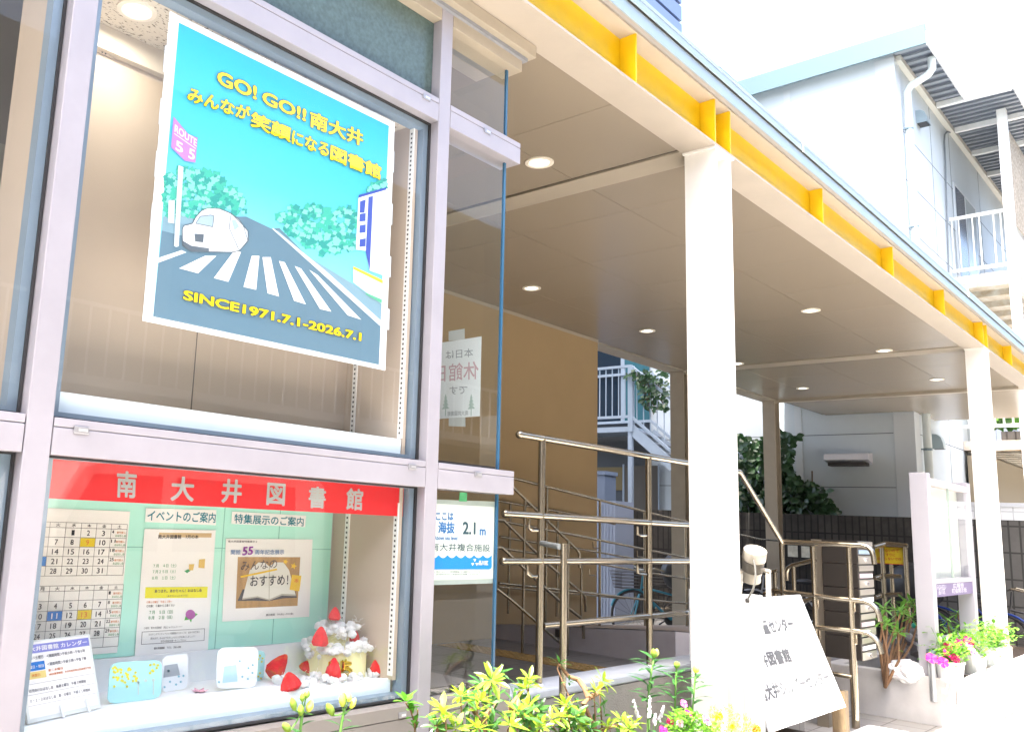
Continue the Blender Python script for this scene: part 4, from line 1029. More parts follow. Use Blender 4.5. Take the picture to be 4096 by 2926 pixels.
c = W(*zb2(1170, 540), z=.28); g = MB(); g.box(c.x - .02, c.x + .35, c.y - .08, c.y + .08, .27, .40); o = g.build('concrete_block', M_concd, None, base=c, bevel=.006); tag(o, 'weathered concrete block lying in the planter before the notice post', 'block')
c = W(*zb2(1280, 570), z=.36); g = MB(); ztp = W(*zb2(1270, 205), x=c.x).z; g.tube([(c.x, c.y + .03, .2), (c.x, c.y + .03, ztp)], .03, 14); t = thing('pole_stub', 'short round metal pole with a clamp in front of the notice board', 'pole', (c.x, c.y + .03, .2)); g.build('pole', mat('zinc', (.45, .47, .48), .4, .7), t, smooth=True)
g = MB(); g.lathe((c.x, c.y + .03, ztp - .1), [(.036, 0), (.036, .1), (0, .1)], 14); g.build('clamp', mat('clamp_steel', (.2, .27, .32), .4, .5), t)

# ================================================================ BICYCLES
def bicycle(lb, loc, rz, col, basket=True, cover=None, seat=False):
    t = thing('bicycle', lb, 'bicycle', (0, 0, 0), 'parked bicycles'); BASE[t.name] = Vector((0, 0, 0))
    mf = mat('bike_frame_' + col, {'black': (.015, .015, .018), 'blue': (.02, .05, .25), 'teal': (.04, .22, .30), 'silver': (.45, .46, .48)}[col], .3, .2); R_ = .33
    for x, nm in ((-.53, 'rear'), (.53, 'front')):
        g = MB(); n = 28; pts = [(x + math.cos(2 * math.pi * k / n) * R_, 0, R_ + math.sin(2 * math.pi * k / n) * R_) for k in range(n + 1)]
        g.tube(pts, .019, 8, False); o = g.build('wheel', M_black, t, smooth=True)
        g = MB()
        for k in range(18):
            a = 2 * math.pi * k / 18; g.tube([(x, .02 * (-1) ** k, R_), (x + math.cos(a) * .31, 0, R_ + math.sin(a) * .31)], .0018, 4, False)
        g.build('spokes', M_stain, o)
        g = MB(); pts = [(x + math.cos(a) * (R_ + .03), 0, R_ + math.sin(a) * (R_ + .03)) for a in [rad(q) for q in range(20, 175, 12)]]; g.tube(pts, .014, 6); g.build('mudguard', mf, t, smooth=True)
    g = MB(); bb = (-.08, 0, .28); sj = (-.22, 0, .72); hd_ = (.38, 0, .78)
    g.tube([bb, (.40, 0, .66)], .018, 8); g.tube([bb, sj], .016, 8); g.tube([(-.2, 0, .6), (.40, 0, .72)], .015, 8)
    for s in (-.05, .05): g.tube([bb, (-.53, s, R_)], .010, 6); g.tube([sj, (-.53, s, R_)], .008, 6); g.tube([(.41, 0, .66), (.53, s, R_)], .011, 6)
    g.tube([(.41, 0, .64), hd_, (.36, 0, .95)], .014, 8); g.build('frame', mf, t, smooth=True)
    g = MB(); g.tube([(.20, -.27, .96), (.34, -.26, .99), (.40, -.05, .96), (.40, .05, .96), (.34, .26, .99), (.20, .27, .96)], .011, 8); g.build('handlebar', M_stain, t, smooth=True)
    g = MB(); g.tube([sj, (-.25, 0, .84)], .012, 8); g.ball((-.27, 0, .87), .12, 12, 8, (1.15, .75, .35)); g.build('saddle', M_black, t, smooth=True)
    g = MB(); g.lathe((-.08, -.04, .28), [(.085, 0), (.085, .01), (0, .011)], 16, (0, 1, 0)); g.tube([(-.08, -.07, .28), (.06, -.08, .20)], .01, 6); g.tube([(-.08, .07, .28), (-.22, .08, .36)], .01, 6); g.build('crank', M_dark, t)
    g = MB(); g.tube([(-.2, .08, .3), (-.45, .16, .02)], .009, 6); g.build('kickstand', M_stain, t)
    if basket:
        g = MB()
        for k in range(6):
            z = .70 + k * .045; w = .11 + k * .01; g.tube([(.50, -w, z), (.76 + k * .008, -w, z), (.76 + k * .008, w, z), (.50, w, z), (.50, -w, z)], .004, 5, False)
        for k in range(9):
            y = -.11 + k * .0275; g.tube([(.77, y, .70), (.80, y * 1.4, .93)], .003, 4)
        g.build('basket', M_dark, t)
    if cover:
        g = lump(Vector((-.35, 0, .95)), .33, (1.1, .75, .85), 3, amp=.12); g.build('child_seat_cover', mat('black_cover', (.018, .018, .02), .5, bump=.5, bscale=20), t, smooth=True)
    if seat:
        g = MB(); g.box(-.75, -.40, -.17, .17, .75, .80); g.box(-.80, -.74, -.17, .17, .80, 1.25); g.build('child_seat', M_black, t, bevel=.03)
    t.location = loc; t.rotation_euler = (0, 0, rz)
    return t
bicycle('teal bicycle with a black covered child seat behind the ramp rails', (12.2, 6.15, 0), rad(150), 'teal', cover=True)
bicycle('black bicycle with child seat standing behind the first white column', (13.6, 6.3, 0), rad(120), 'black', seat=True)
bicycle('black bicycle with covered child seat left of the notice board post', (13.9, 3.75, 0), rad(80), 'black', cover=True)
bicycle('blue bicycle glimpsed between the two notice board posts', (14.0, 2.95, 0), rad(75), 'blue')
bicycle('black bicycle at the right picture edge beyond the planter', (14.3, 2.05, 0), rad(95), 'black', seat=True)
bicycle('silver bicycle standing farthest back along the block wall', (14.2, 5.2, 0), rad(85), 'silver')
# ================================================================ PRINTED THINGS IN THE SHOP WINDOW
def ink(name, c, r=.55): return mat('print_' + name, c, r, spec=.3)
def prism_sheet(name, m, pts, d, parent): g = MB(); g.slab(pts, d); return g.build(name, m, parent)
z2p = Z(500, 0, .5277); z3p = Z(550, 700, .5057)
YP1 = 2.262
bp = thing('large_poster', 'large blue library anniversary poster with yellow lettering taped in the upper window', 'poster', W(1100, 800, y=YP1))
S = Sheet((0, -.0005, 0), None, y=YP1)
prism_sheet('paper', mat('poster_paper', (.84, .88, .90), .5), [S.p(680, 45), S.p(1579, 491), S.p(1541, 1481), S.p(570, 1282)], (0, .0012, 0), bp)
def part(name, m, fn, parent):
    g = MB(); fn(g); return g.build(name, m, parent)
S2 = Sheet((0, -.0005, 0), z2p, y=YP1); S3 = Sheet((0, -.0005, 0), z3p, y=YP1)
# sky print, darker cyan at the top of the sheet
ms = bpy.data.materials.new('print_sky'); ms.use_nodes = True; nt = ms.node_tree; b = nt.nodes['Principled BSDF']; b.inputs['Roughness'].default_value = .5
tc = nt.nodes.new('ShaderNodeTexCoord'); sx = nt.nodes.new('ShaderNodeSeparateXYZ'); nt.links.new(tc.outputs['Generated'], sx.inputs[0])
cr = nt.nodes.new('ShaderNodeValToRGB'); cr.color_ramp.elements[0].position = .08; cr.color_ramp.elements[0].color = (.30, .62, .70, 1); cr.color_ramp.elements[1].position = .95; cr.color_ramp.elements[1].color = (.006, .40, .62, 1)
e = cr.color_ramp.elements.new(.55); e.color = (.08, .50, .66, 1)
nt.links.new(sx.outputs[2], cr.inputs[0]); nt.links.new(cr.outputs[0], b.inputs['Base Color'])
TLp, TRp = z2p(408, 172), z2p(2000, 955); BRp, BLp = z3p(1908, 1500), z3p(122, 1118)
part('sky_print', ms, lambda g: S.poly(g, [TLp, TRp, BRp, BLp]), bp)
part('road_print', ink('road', (.11, .20, .27)), lambda g: S3.poly(g, [(122, 1118), (190, 440), (300, 330), (860, 330), (1060, 425), (1120, 418), (1340, 640), (1700, 860), (1930, 1020), (1908, 1500)], 2), bp)
part('pavement_print', ink('pave', (.20, .34, .42)), lambda g: [S3.poly(g, [(190, 440), (200, 330), (440, 300), (440, 420), (345, 480)], 3), S3.poly(g, [(1340, 640), (1700, 860), (1930, 1020), (1922, 1165), (1075, 440), (1110, 440)], 3)], bp)
def curbs(g):
    S3.poly(g, [(165, 655), (345, 595), (385, 612), (160, 695)], 4); S3.poly(g, [(1062, 425), (1070, 420), (1500, 770), (1922, 1150), (1918, 1195), (1480, 800)], 4)
def stripes(g):
    for q in ([(325, 738), (475, 778), (620, 640), (530, 640)], [(600, 815), (715, 845), (815, 610), (760, 600)], [(835, 885), (935, 908), (960, 640), (900, 640)], [(1025, 935), (1115, 960), (1050, 650), (985, 650)],
              [(1235, 995), (1328, 1022), (1160, 690), (1115, 680)], [(1440, 1060), (1530, 1080), (1290, 740), (1240, 720)], [(1660, 1110), (1765, 1143), (1420, 790), (1355, 750)]): S3.poly(g, q, 5)
part('kerb_line_print', ink('curb', (.66, .74, .78)), curbs, bp); part('crossing_print', ink('stripe', (.76, .80, .82)), stripes, bp)
# printed trees: clumps of leaf shapes
tp1 = [(210, 320), (225, 5), (330, -60), (540, -30), (660, 10), (705, 75), (800, 130), (862, 220), (850, 300), (600, 330)]
tp2 = [(1112, 335), (1200, 255), (1330, 232), (1470, 240), (1550, 290), (1690, 250), (1740, 335), (1722, 590), (1440, 632), (1300, 540), (1140, 420)]
tp3 = [(1785, 140), (1850, 90), (1960, 30), (1962, 110), (1800, 160)]
def clump(g, cx_, cy_, r, layer):
    n = 9; a0 = rnd.random() * 6; S3.poly(g, [(cx_ + math.cos(a0 + 2 * math.pi * i / n) * r * (1.15 if i % 2 else .72), cy_ + math.sin(a0 + 2 * math.pi * i / n) * r * (1.1 if i % 2 else .7)) for i in range(n)], layer)
for k, (nm, c, n, r, ly) in enumerate((('tree_print', (.05, .42, .32), 330, 34, 4), ('tree_shade_print', (.03, .30, .27), 170, 26, 4.6), ('tree_light_print', (.20, .66, .50), 170, 22, 5.2))):
    rnd.seed(20 + k); g = MB()
    for poly, w in ((tp1, .5), (tp2, .45), (tp3, .05)):
        us = [p[0] for p in poly]; vs = [p[1] for p in poly]; cnt = 0
        while cnt < n * w:
            a, b_ = rnd.uniform(min(us), max(us)), rnd.uniform(min(vs), max(vs))
            if inpoly((a, b_), poly): clump(g, a, b_, r * rnd.uniform(.6, 1.2), ly + rnd.random() * .5); cnt += 1
    g.build(nm, ink(nm, c), bp)
def outl(g, pts, w, layer):
    n = len(pts)
    for i in range(n):
        a, b_ = pts[i], pts[(i + 1) % n]; dx, dy = b_[0] - a[0], b_[1] - a[1]; L = math.hypot(dx, dy) or 1; ox, oy = -dy / L * w, dx / L * w
        S3.poly(g, [(a[0] + ox, a[1] + oy), (b_[0] + ox, b_[1] + oy), (b_[0] - ox, b_[1] - oy), (a[0] - ox, a[1] - oy)], layer)
carp = [(350, 430), (362, 402), (430, 385), (455, 335), (500, 285), (545, 264), (640, 266), (735, 305), (800, 355), (830, 400), (868, 445), (872, 520), (800, 600), (740, 612), (420, 605), (352, 560)]
part('car_print', ink('car', (.66, .72, .76)), lambda g: S3.poly(g, carp, 6), bp)
def cardet(g):
    S3.poly(g, [(455, 385), (490, 328), (575, 318), (600, 325), (590, 412)], 7); S3.poly(g, [(740, 360), (770, 355), (800, 410), (760, 440)], 7)
part('car_window_print', ink('carwin', (.33, .45, .52)), cardet, bp)
def carline(g):
    outl(g, carp, 3.5, 7); S3.poly(g, [(352, 520), (420, 560), (560, 580), (560, 605), (420, 605), (352, 560)], 7); outl(g, [(455, 385), (490, 328), (575, 318), (600, 325), (590, 412)], 2.5, 7.5)
    S3.poly(g, [(445, 465), (520, 470), (515, 535), (450, 528)], 7); outl(g, [(735, 305), (720, 420), (800, 600), (868, 520), (830, 400)], 2.5, 7.5)
part('car_line_print', ink('carline', (.10, .13, .16)), carline, bp)
# printed building and sign
part('building_print', ink('bld', (.70, .78, .86)), lambda g: S3.poly(g, [(1722, 590), (1745, 160), (1963, 98), (1955, 800), (1830, 755), (1800, 600)], 6), bp)
part('building_stripe_print', ink('bldblue', (.05, .09, .40)), lambda g: [S3.poly(g, [(1822, 175), (1858, 168), (1832, 755), (1800, 605)], 7), S3.poly(g, [(1745, 160), (1963, 98), (1962, 118), (1743, 182)], 7), S3.poly(g, [(1755, 210), (1800, 195), (1790, 300), (1752, 300)], 7),
     *[S3.poly(g, [(1752, y), (1800, y - 8), (1798, y + 55), (1750, y + 60)], 7) for y in (310, 400, 510)]], bp)
part('low_front_print', ink('front', (.62, .80, .84)), lambda g: S3.poly(g, [(1700, 720), (1935, 830), (1928, 1020), (1700, 850)], 7), bp)
part('front_band_print', ink('band', (.62, .66, .05)), lambda g: S3.poly(g, [(1700, 722), (1935, 832), (1934, 860), (1700, 745)], 8), bp)
part('hedge_print', ink('hedge', (.10, .42, .26)), lambda g: S3.poly(g, [(1800, 930), (1928, 985), (1926, 1015), (1800, 945)], 8), bp)
part('sign_pole_print', ink('pole', (.52, .60, .68)), lambda g: [S2.poly(g, [(415, 1195), (452, 1215), z_ if False else (452, 1215), (415, 1195)], 7.9) if False else None, S3.poly(g, [(318, -75), (358, -60), (320, 565), (300, 572), (283, 562)], 8), S3.poly(g, [(240, 205), (290, 200), (285, 385), (235, 378)], 8)], bp)
rs = [(362, 886), (475, 1022), (545, 1048), (527, 1235), (448, 1222), (343, 1120)]
part('route_sign_print', ink('purple', (.42, .20, .62)), lambda g: S2.poly(g, rs, 9), bp)
def rt(g):
    S2.text(g, 'ROUTE', (368, 1002), (535, 1118), (372, 945), 10, .02); S2.text(g, '5', (375, 1138), (432, 1170), (378, 1062), 10, .02); S2.text(g, '5', (472, 1200), (520, 1222), (478, 1122), 10, .02)
    S2.poly(g, [(366, 1012), (530, 1128), (530, 1134), (366, 1018)], 10)
part('route_sign_lettering', ink('rtlet', (.78, .70, .84)), rt, bp)
M_titley = ink('title_yellow', (.90, .66, .005)); M_titlek = ink('title_black', (.03, .06, .05))
titles = [(S2, 'GO!', (690, 640), (990, 765), (693, 532), .03), (S2, 'GO!!', (1030, 785), (1362, 928), (1036, 688), .03), (S2, '南大井', (1390, 965), (1795, 1118), (1396, 840), .03),
          (S2, 'みんなが', (462, 768), (935, 925), (475, 655), .03), (S2, '笑顔', (940, 960), (1245, 1085), (952, 842), .035), (S2, 'になる', (1252, 1092), (1532, 1196), (1262, 985), .03), (S2, '図書館', (1545, 1212), (1930, 1370), (1552, 1095), .035),
          (S3, 'SINCE1971.7.1-2026.7.1', (350, 985), (1760, 1315), (358, 908), .035)]
def tt(g, dy, layer):
    for sh, s, bl, br, tl, bo in titles: sh.text(g, s, bl, br, tl, layer, bo + dy, bo)
part('title_outline', M_titlek, lambda g: tt(g, .030, 11), bp); part('title_lettering', M_titley, lambda g: tt(g, .0, 12), bp)
# clear tape along the border
def tapes(g):
    for (u0, v0, u1, v1, n, w) in ((690, 60, 1560, 490, 7, 9), (600, 1275, 1530, 1470, 7, 9)):
        for i in range(n):
            t0 = i / n + .02; t1 = t0 + .075; dx, dy = u1 - u0, v1 - v0
            a = (u0 + dx * t0, v0 + dy * t0); b_ = (u0 + dx * t1, v0 + dy * t1); S.poly(g, [(a[0], a[1] - w), (b_[0], b_[1] - w), (b_[0], b_[1] + w), (a[0], a[1] + w)], 2)
    for (u0, v0, u1, v1, n) in ((672, 130, 585, 1180, 5), (1570, 560, 1545, 1400, 4)):
        for i in range(n):
            t0 = i / n + .05; t1 = t0 + .1; S.poly(g, [(u0 + (u1 - u0) * t0 - 8, v0 + (v1 - v0) * t0), (u0 + (u1 - u0) * t0 + 8, v0 + (v1 - v0) * t0 + 4), (u0 + (u1 - u0) * t1 + 8, v0 + (v1 - v0) * t1 + 4), (u0 + (u1 - u0) * t1 - 8, v0 + (v1 - v0) * t1)], 2)
part('tape', mat('clear_tape', (.56, .62, .66), .3), tapes, bp)

# --- red name board
z4 = Z(0, 1400, .5277); z6 = Z(800, 1800, .6934)
YR = 2.278
rb = thing('red_name_board', 'long red board with pale grey characters naming the library inside the lower window', 'sign', W(900, 2000, y=YR))
tr, br = W(1628, 1952, y=YR), W(1623, 2065, y=YR)
g = MB(); g.box(1.005, tr.x, YR, YR + .005, br.z, tr.z); g.build('board', mat('signal_red', (.60, .002, .004), .45), rb)
SR = Sheet((0, -.0006, 0), None, y=YR)
def nm(g):
    for zt, s, bl, br_, tl in ((z4, '南', (878, 1115), (1030, 1122), (885, 910)), (z4, '大', (1288, 1140), (1465, 1148), (1300, 950)), (z4, '井', (1672, 1155), (1825, 1163), (1685, 970)), (z4, '図', (2015, 1172), (2155, 1180), (2025, 1000)), (z6, '書', (622, 332), (722, 337), (628, 205)), (z6, '館', (838, 343), (935, 348), (845, 215))):
        SR.text(g, s, zt(*bl), zt(*br_), zt(*tl), 2, .028)
part('lettering', mat('letter_grey', (.34, .34, .32), .5), nm, rb)

# --- notices on the mint board
z5c = Z(0, 2050, .5394); YM = 2.6165
SM = Sheet((0, -.0006, 0), z5c, y=YM); S6 = Sheet((0, -.0006, 0), z6, y=YM); S4 = Sheet((0, -.0006, 0), z4, y=YM)
M_grid = ink('grid', (.10, .10, .11)); M_num = ink('number', (.04, .04, .05)); M_or = ink('orange', (.70, .20, .03)); M_gr = ink('green', (.03, .30, .10)); M_mg = ink('magenta', (.62, .03, .35)); M_bl = ink('blue', (.03, .19, .58)); M_ye = ink('yellow', (.72, .55, .02)); M_tealk = ink('teal', (.02, .20, .26))
cal = thing('calendar', 'pale wall calendar sheet with July and August grids left on the mint board', 'calendar', W(300, 2300, y=YM))
g = MB(); a, b_ = SM.p(965, -10), SM.p(925, 1030); g.box(1.002, a.x, YM + .0002, YM + .001, b_.z, a.z); g.build('sheet', mat('calendar_paper', (.80, .79, .75), .7), cal)
def grid(trp, brp_, rows, first, nm_):
    a, b_ = SM.p(*trp), SM.p(*brp_); L = SM.p(372, trp[1] - 8); cw = (a.x - L.x) / 5.1; nr = len(rows); rh = (a.z - b_.z) / (nr + .55); x6 = a.x; ws = [1.1] + [1.0] * 6
    xs = [a.x]; 
    for w in ws: xs.append(xs[-1] - w * cw)
    zs_ = [a.z, a.z - .55 * rh] + [a.z - (.55 + k + 1) * rh for k in range(nr)]
    y = YM - .0006
    g = MB()
    for z in zs_: g.poly([(max(1.003, xs[6]), y, z - .0006), (a.x, y, z - .0006), (a.x, y, z + .0006), (max(1.003, xs[6]), y, z + .0006)])
    for x in xs[:7]:
        if x > 1.003: g.poly([(x - .0006, y, zs_[-1]), (x + .0006, y, zs_[-1]), (x + .0006, y, zs_[0]), (x - .0006, y, zs_[0])])
    gn, go, gg, gm, gb, gy, gw = (MB() for _ in range(7))
    def put(m, s, x, z, w, h, bold=.01, ly=.0014): letter(m, s, (x, YM - ly, z), (x + w, YM - ly, z), (x, YM - ly, z + h), bold=bold)
    days = '土金木水火月'
    for i, d_ in enumerate(days): put(gn, d_, (xs[i] + xs[i + 1]) / 2 - .007, zs_[1] + .1 * rh, .014, .35 * rh)
    for r, row in enumerate(rows):
        for i, dd in enumerate(row):          # saturday first
            if dd is None: continue
            x0, x1, z0, z1 = xs[i + 1], xs[i], zs_[r + 2], zs_[r + 1]; s = str(dd)
            if i == 0:
                put(gn, s, x0 + .06 * cw, z0 + .52 * rh, .15 * cw * len(s), .36 * rh); put(go, '新刊受入', x0 + .40 * cw, z0 + .50 * rh, .62 * cw, .25 * rh); put(gg, 'おはなし会', x0 + .32 * cw, z0 + .14 * rh, .74 * cw, .27 * rh)
            else:
                t_ = gn
                if (nm_, dd) in (('7', 20), ('8', 11)): gb.poly([(x0 + .001, YM - .001, z0 + .001), (x1 - .001, YM - .001, z0 + .001), (x1 - .001, YM - .001, z1 - .001), (x0 + .001, YM - .001, z1 - .001)]); t_ = gw
                if (nm_, dd) in (('7', 9), ('8', 13)): gy.poly([(x0 + .001, YM - .001, z0 + .001), (x1 - .001, YM - .001, z0 + .001), (x1 - .001, YM - .001, z1 - .001), (x0 + .001, YM - .001, z1 - .001)]); t_ = go
                put(t_, s, (x0 + x1) / 2 - .11 * cw * len(s), z0 + .22 * rh, .20 * cw * len(s), .56 * rh)
    for gx, nn, m in ((g, 'grid_lines', M_grid), (gn, 'numbers', M_num), (go, 'orange_words', M_or), (gg, 'green_words', M_gr), (gb, 'blue_day', M_bl), (gy, 'yellow_day', M_ye), (gw, 'white_number', M_paper)):
        if gx.v: gx.build(nn, m, cal)
grid((945, 85), (920, 460), [(4, 3, 2, 1, None, None), (11, 10, 9, 8, 7, 6), (18, 17, 16, 15, 14, 13), (25, 24, 23, 22, 21, 20), (None, 31, 30, 29, 28, 27)], 0, '7')
grid((916, 530), (880, 985), [(1, None, None, None, None, None), (8, 7, 6, 5, 4, 3), (15, 14, 13, 12, 11, 10), (22, 21, 20, 19, 18, 17), (29, 28, 27, 26, 25, 24), (None, None, None, None, None, 31)], 0, '8')
# heading strips
t = thing('heading_strip', 'paper heading strip announcing events in dark teal characters', 'paper strip', W(700, 2080, y=YM))
part('strip', M_paper, lambda g: S4.poly(g, [(1105, 1195), (1640, 1210), (1635, 1325), (1100, 1300)], .4), t); part('lettering', M_tealk, lambda g: S4.text(g, 'イベントのご案内', (1112, 1292), (1630, 1308), (1120, 1208), 2, .02), t)
t = thing('heading_strip', 'paper heading strip announcing the special display, right of the other strip', 'paper strip', W(1080, 2080, y=YM))
part('strip', M_paper, lambda g: S6.poly(g, [(185, 352), (612, 376), (606, 442), (180, 424)], .4), t); part('lettering', M_tealk, lambda g: S6.text(g, '特集展示のご案内', (195, 420), (596, 438), (198, 364), 2, .02), t)
# event notice
ev = thing('event_notice', 'white event notice with a yellow story time bar on the mint board', 'notice', W(700, 2400, y=YM))
g = MB(); g.slab([SM.p(1072, 118), SM.p(1600, 128), SM.p(1540, 1030), SM.p(998, 1066)], (0, .0004, 0)); g.build('sheet', M_paper, ev)
part('yellow_bar', ink('bar', (.75, .72, .01)), lambda g: SM.poly(g, [(1078, 550), (1540, 546), (1535, 628), (1073, 632)], 1), ev)
part('heading_patch', ink('tan', (.60, .45, .25)), lambda g: SM.poly(g, [(1180, 145), (1570, 150), (1566, 182), (1176, 180)], 1), ev)
def et(g):
    SM.text(g, '南大井図書館　7月の本', (1170, 192), (1470, 192), (1172, 160), 2, .02); SM.text(g, 'あつまれ、あかちゃん！おはなし会', (1145, 592), (1495, 585), (1146, 566), 2, .02)
    SM.text(g, '（あかちゃんむきです）', (1235, 624), (1390, 620), (1236, 606), 2); SM.text(g, '○対象：０歳から２歳くらい', (1085, 700), (1295, 692), (1086, 680), 2, .01); SM.text(g, '○場所：南大井図書館　児童じゅうたんコーナー', (1065, 862), (1350, 850), (1066, 845), 2)
    SM.text(g, 'おはなしボランティアさんや図書館のスタッフが、絵本や紙芝居を', (1100, 908), (1478, 888), (1101, 892), 2); SM.text(g, '読みます。みんなでたのしいひとときを過ごしましょう！', (1115, 938), (1445, 920), (1116, 922), 2); SM.text(g, '当日は直接会場へおこし下さい♪', (1190, 958), (1378, 948), (1191, 942), 2)
    SM.text(g, '南大井図書館　ＴＥＬ　3761-6780', (1140, 1012), (1340, 1000), (1141, 994), 2, .01)
    for q in ([(1052, 880), (1518, 855), (1518, 858), (1052, 883)], [(1046, 972), (1514, 942), (1514, 945), (1046, 975)], [(1052, 880), (1055, 880), (1049, 974), (1046, 974)], [(1515, 856), (1518, 856), (1514, 945), (1511, 945)]): SM.poly(g, q, 1)
part('black_words', M_num, et, ev); part('red_words', M_or, lambda g: SM.text(g, '○第１日曜日　午前１１時～', (1085, 670), (1275, 664), (1086, 652), 2, .01), ev)
def eg(g):
    for s, bl, br_, tl in (('７月　４日（土）', (1135, 405), (1305, 402), (1136, 378)), ('７月２５日（土）', (1130, 448), (1300, 445), (1131, 422)), ('８月　１日（土）', (1125, 495), (1298, 492), (1126, 468)), ('７月　５日（日）', (1105, 750), (1280, 746), (1106, 722)), ('８月　２日（日）', (1100, 790), (1276, 785), (1101, 762))): SM.text(g, s, bl, br_, tl, 2, .01)
part('green_words', M_gr, eg, ev)
def disc(S_, g, cx_, cy_, r, layer, n=18, k=0): S_.poly(g, [(cx_ + math.cos(2 * math.pi * i / n) * r * (1 - k * (i % 2)), cy_ + math.sin(2 * math.pi * i / n) * r * (1 - k * (i % 2))) for i in range(n)], layer)
part('flower_print', ink('hydrangea', (.36, .08, .34)), lambda g: disc(SM, g, 1410, 752, 36, 3), ev); part('leaf_print', ink('leafprint', (.08, .42, .08)), lambda g: [SM.poly(g, q, 2) for q in ([(1365, 795), (1380, 750), (1400, 790)], [(1400, 785), (1425, 780), (1415, 812)], [(1435, 775), (1465, 750), (1445, 740)])], ev)
part('picture_print', ink('picture', (.66, .45, .10)), lambda g: [SM.poly(g, [(1400, 380), (1440, 378), (1430, 425), (1400, 425)], 2), SM.poly(g, [(1475, 345), (1520, 340), (1515, 410), (1470, 405)], 2)], ev)
part('book_print', M_gr, lambda g: SM.poly(g, [(1365, 430), (1395, 415), (1412, 428), (1385, 446)], 2), ev)
# feature poster
fp = thing('feature_poster', 'white poster with an open book picture on the mint board under the right strip', 'poster', W(1080, 2320, y=YM))
g = MB(); g.slab([S6.p(150, 508), S6.p(650, 513), S6.p(630, 958), S6.p(128, 987)], (0, .0004, 0)); g.build('sheet', M_paper, fp)
part('picture', mat('print_wood', (.42, .24, .08), .6, noise=.2, nscale=40, stretch=(1, 1, .15)), lambda g: S6.poly(g, [(218, 614), (578, 615), (562, 895), (205, 911)], 1), fp)
part('book_cover_print', ink('cover', (.05, .05, .06)), lambda g: S6.poly(g, [(245, 800), (215, 868), (300, 866), (395, 868), (480, 852), (558, 848), (548, 812)], 2), fp)
part('book_print', ink('pages', (.72, .72, .66)), lambda g: [S6.poly(g, [(243, 852), (285, 690), (335, 645), (375, 648), (398, 668), (396, 862), (330, 842)], 3), S6.poly(g, [(396, 862), (398, 668), (430, 645), (480, 645), (512, 690), (550, 832), (470, 828)], 3)], fp)
part('book_line_print', ink('pageline', (.42, .40, .33)), lambda g: [S6.poly(g, [(396, 668), (400, 668), (398, 862), (394, 862)], 4), S6.poly(g, [(243, 852), (330, 840), (396, 858), (396, 864), (330, 848), (240, 860)], 4), S6.poly(g, [(396, 858), (470, 826), (550, 830), (552, 840), (470, 836), (396, 866)], 4)], fp)
part('gold_print', ink('gold', (.80, .52, .02)), lambda g: [S6.poly(g, [(230, 724), (440, 680), (442, 690), (232, 734)], 5), disc(S6, g, 490, 641, 17, 5, 10, .55), disc(S6, g, 537, 666, 20, 5, 10, .55), S6.poly(g, [(528, 716), (582, 722), (570, 812), (514, 802)], 5)], fp)
part('black_words', M_num, lambda g: [S6.text(g, 'おすすめ！', (285, 784), (505, 775), (287, 722), 6, .015), S6.text(g, 'みんなの', (232, 694), (440, 678), (236, 640), 6, -.008), S6.text(g, '南大井図書館特集展示２', (160, 531), (328, 532), (161, 518), 2, .01), S6.text(g, '展示期間　7/1(水)～7/31(金)', (378, 957), (536, 948), (379, 942), 2, .01)], fp)
part('blue_words', ink('blue2', (.05, .17, .42)), lambda g: [S6.text(g, '開館', (176, 601), (232, 601), (177, 572), 2, .01), S6.text(g, '周年記念展示', (315, 600), (484, 599), (316, 572), 2, .01)], fp)
part('purple_words', ink('purple55', (.22, .03, .30)), lambda g: S6.text(g, '55', (240, 606), (302, 602), (246, 556), 3, .03), fp)
part('red_words', M_or, lambda g: S6.text(g, '本', (538, 762), (565, 764), (541, 736), 6, .02), fp)

# --- closed notice on the side glass, seen from behind
z8c = Z(1650, 900, .6159); XC = 2.9895
cn = thing('closed_notice', 'white paper notice taped inside the corner glass with faint mirrored characters', 'notice', W(1850, 1500, x=XC))
SC = Sheet((-.0006, 0, 0), z8c, x=XC)
g = MB(); g.slab([SC.p(60, 783), SC.p(448, 722), SC.p(437, 1240), SC.p(60, 1265)], (.0006, 0, 0)); g.build('sheet', mat('thin_paper', (.82, .86, .88), .7, translucent=.25), cn)
part('grey_words', ink('faint_grey', (.36, .40, .42)), lambda g: [SC.text(g, '本日は', (394, 855), (216, 870), (394, 798), 1, .01), SC.text(g, 'です', (357, 1094), (240, 1102), (357, 1040), 1, .01), SC.text(g, '南大井図書館', (362, 1234), (228, 1240), (362, 1202), 1, .01)], cn)
part('pink_words', ink('faint_pink', (.62, .42, .46)), lambda g: SC.text(g, '休館日', (430, 998), (150, 1022), (430, 880), 1, .01), cn)
part('tree_print', ink('faint_green', (.42, .54, .50)), lambda g: [SC.poly(g, [(cx_ - 24 + 5 * k, 1195 - 22 * k), (cx_ + 24 - 5 * k, 1190 - 22 * k), (cx_, 1160 - 22 * k)], 1 + .1 * k) for cx_ in (215, 382) for k in range(4)] + [SC.poly(g, [(cx_ - 3, 1190), (cx_ + 3, 1190), (cx_ + 2, 1238), (cx_ - 4, 1238)], 1) for cx_ in (215, 382)], cn)
part('tape', mat('milky_tape', (.60, .63, .62), .35), lambda g: [SC.poly(g, [(236, 690), (340, 672), (340, 742), (236, 752)], 2), SC.poly(g, [(236, 1252), (345, 1246), (345, 1308), (236, 1304)], 2)], cn)
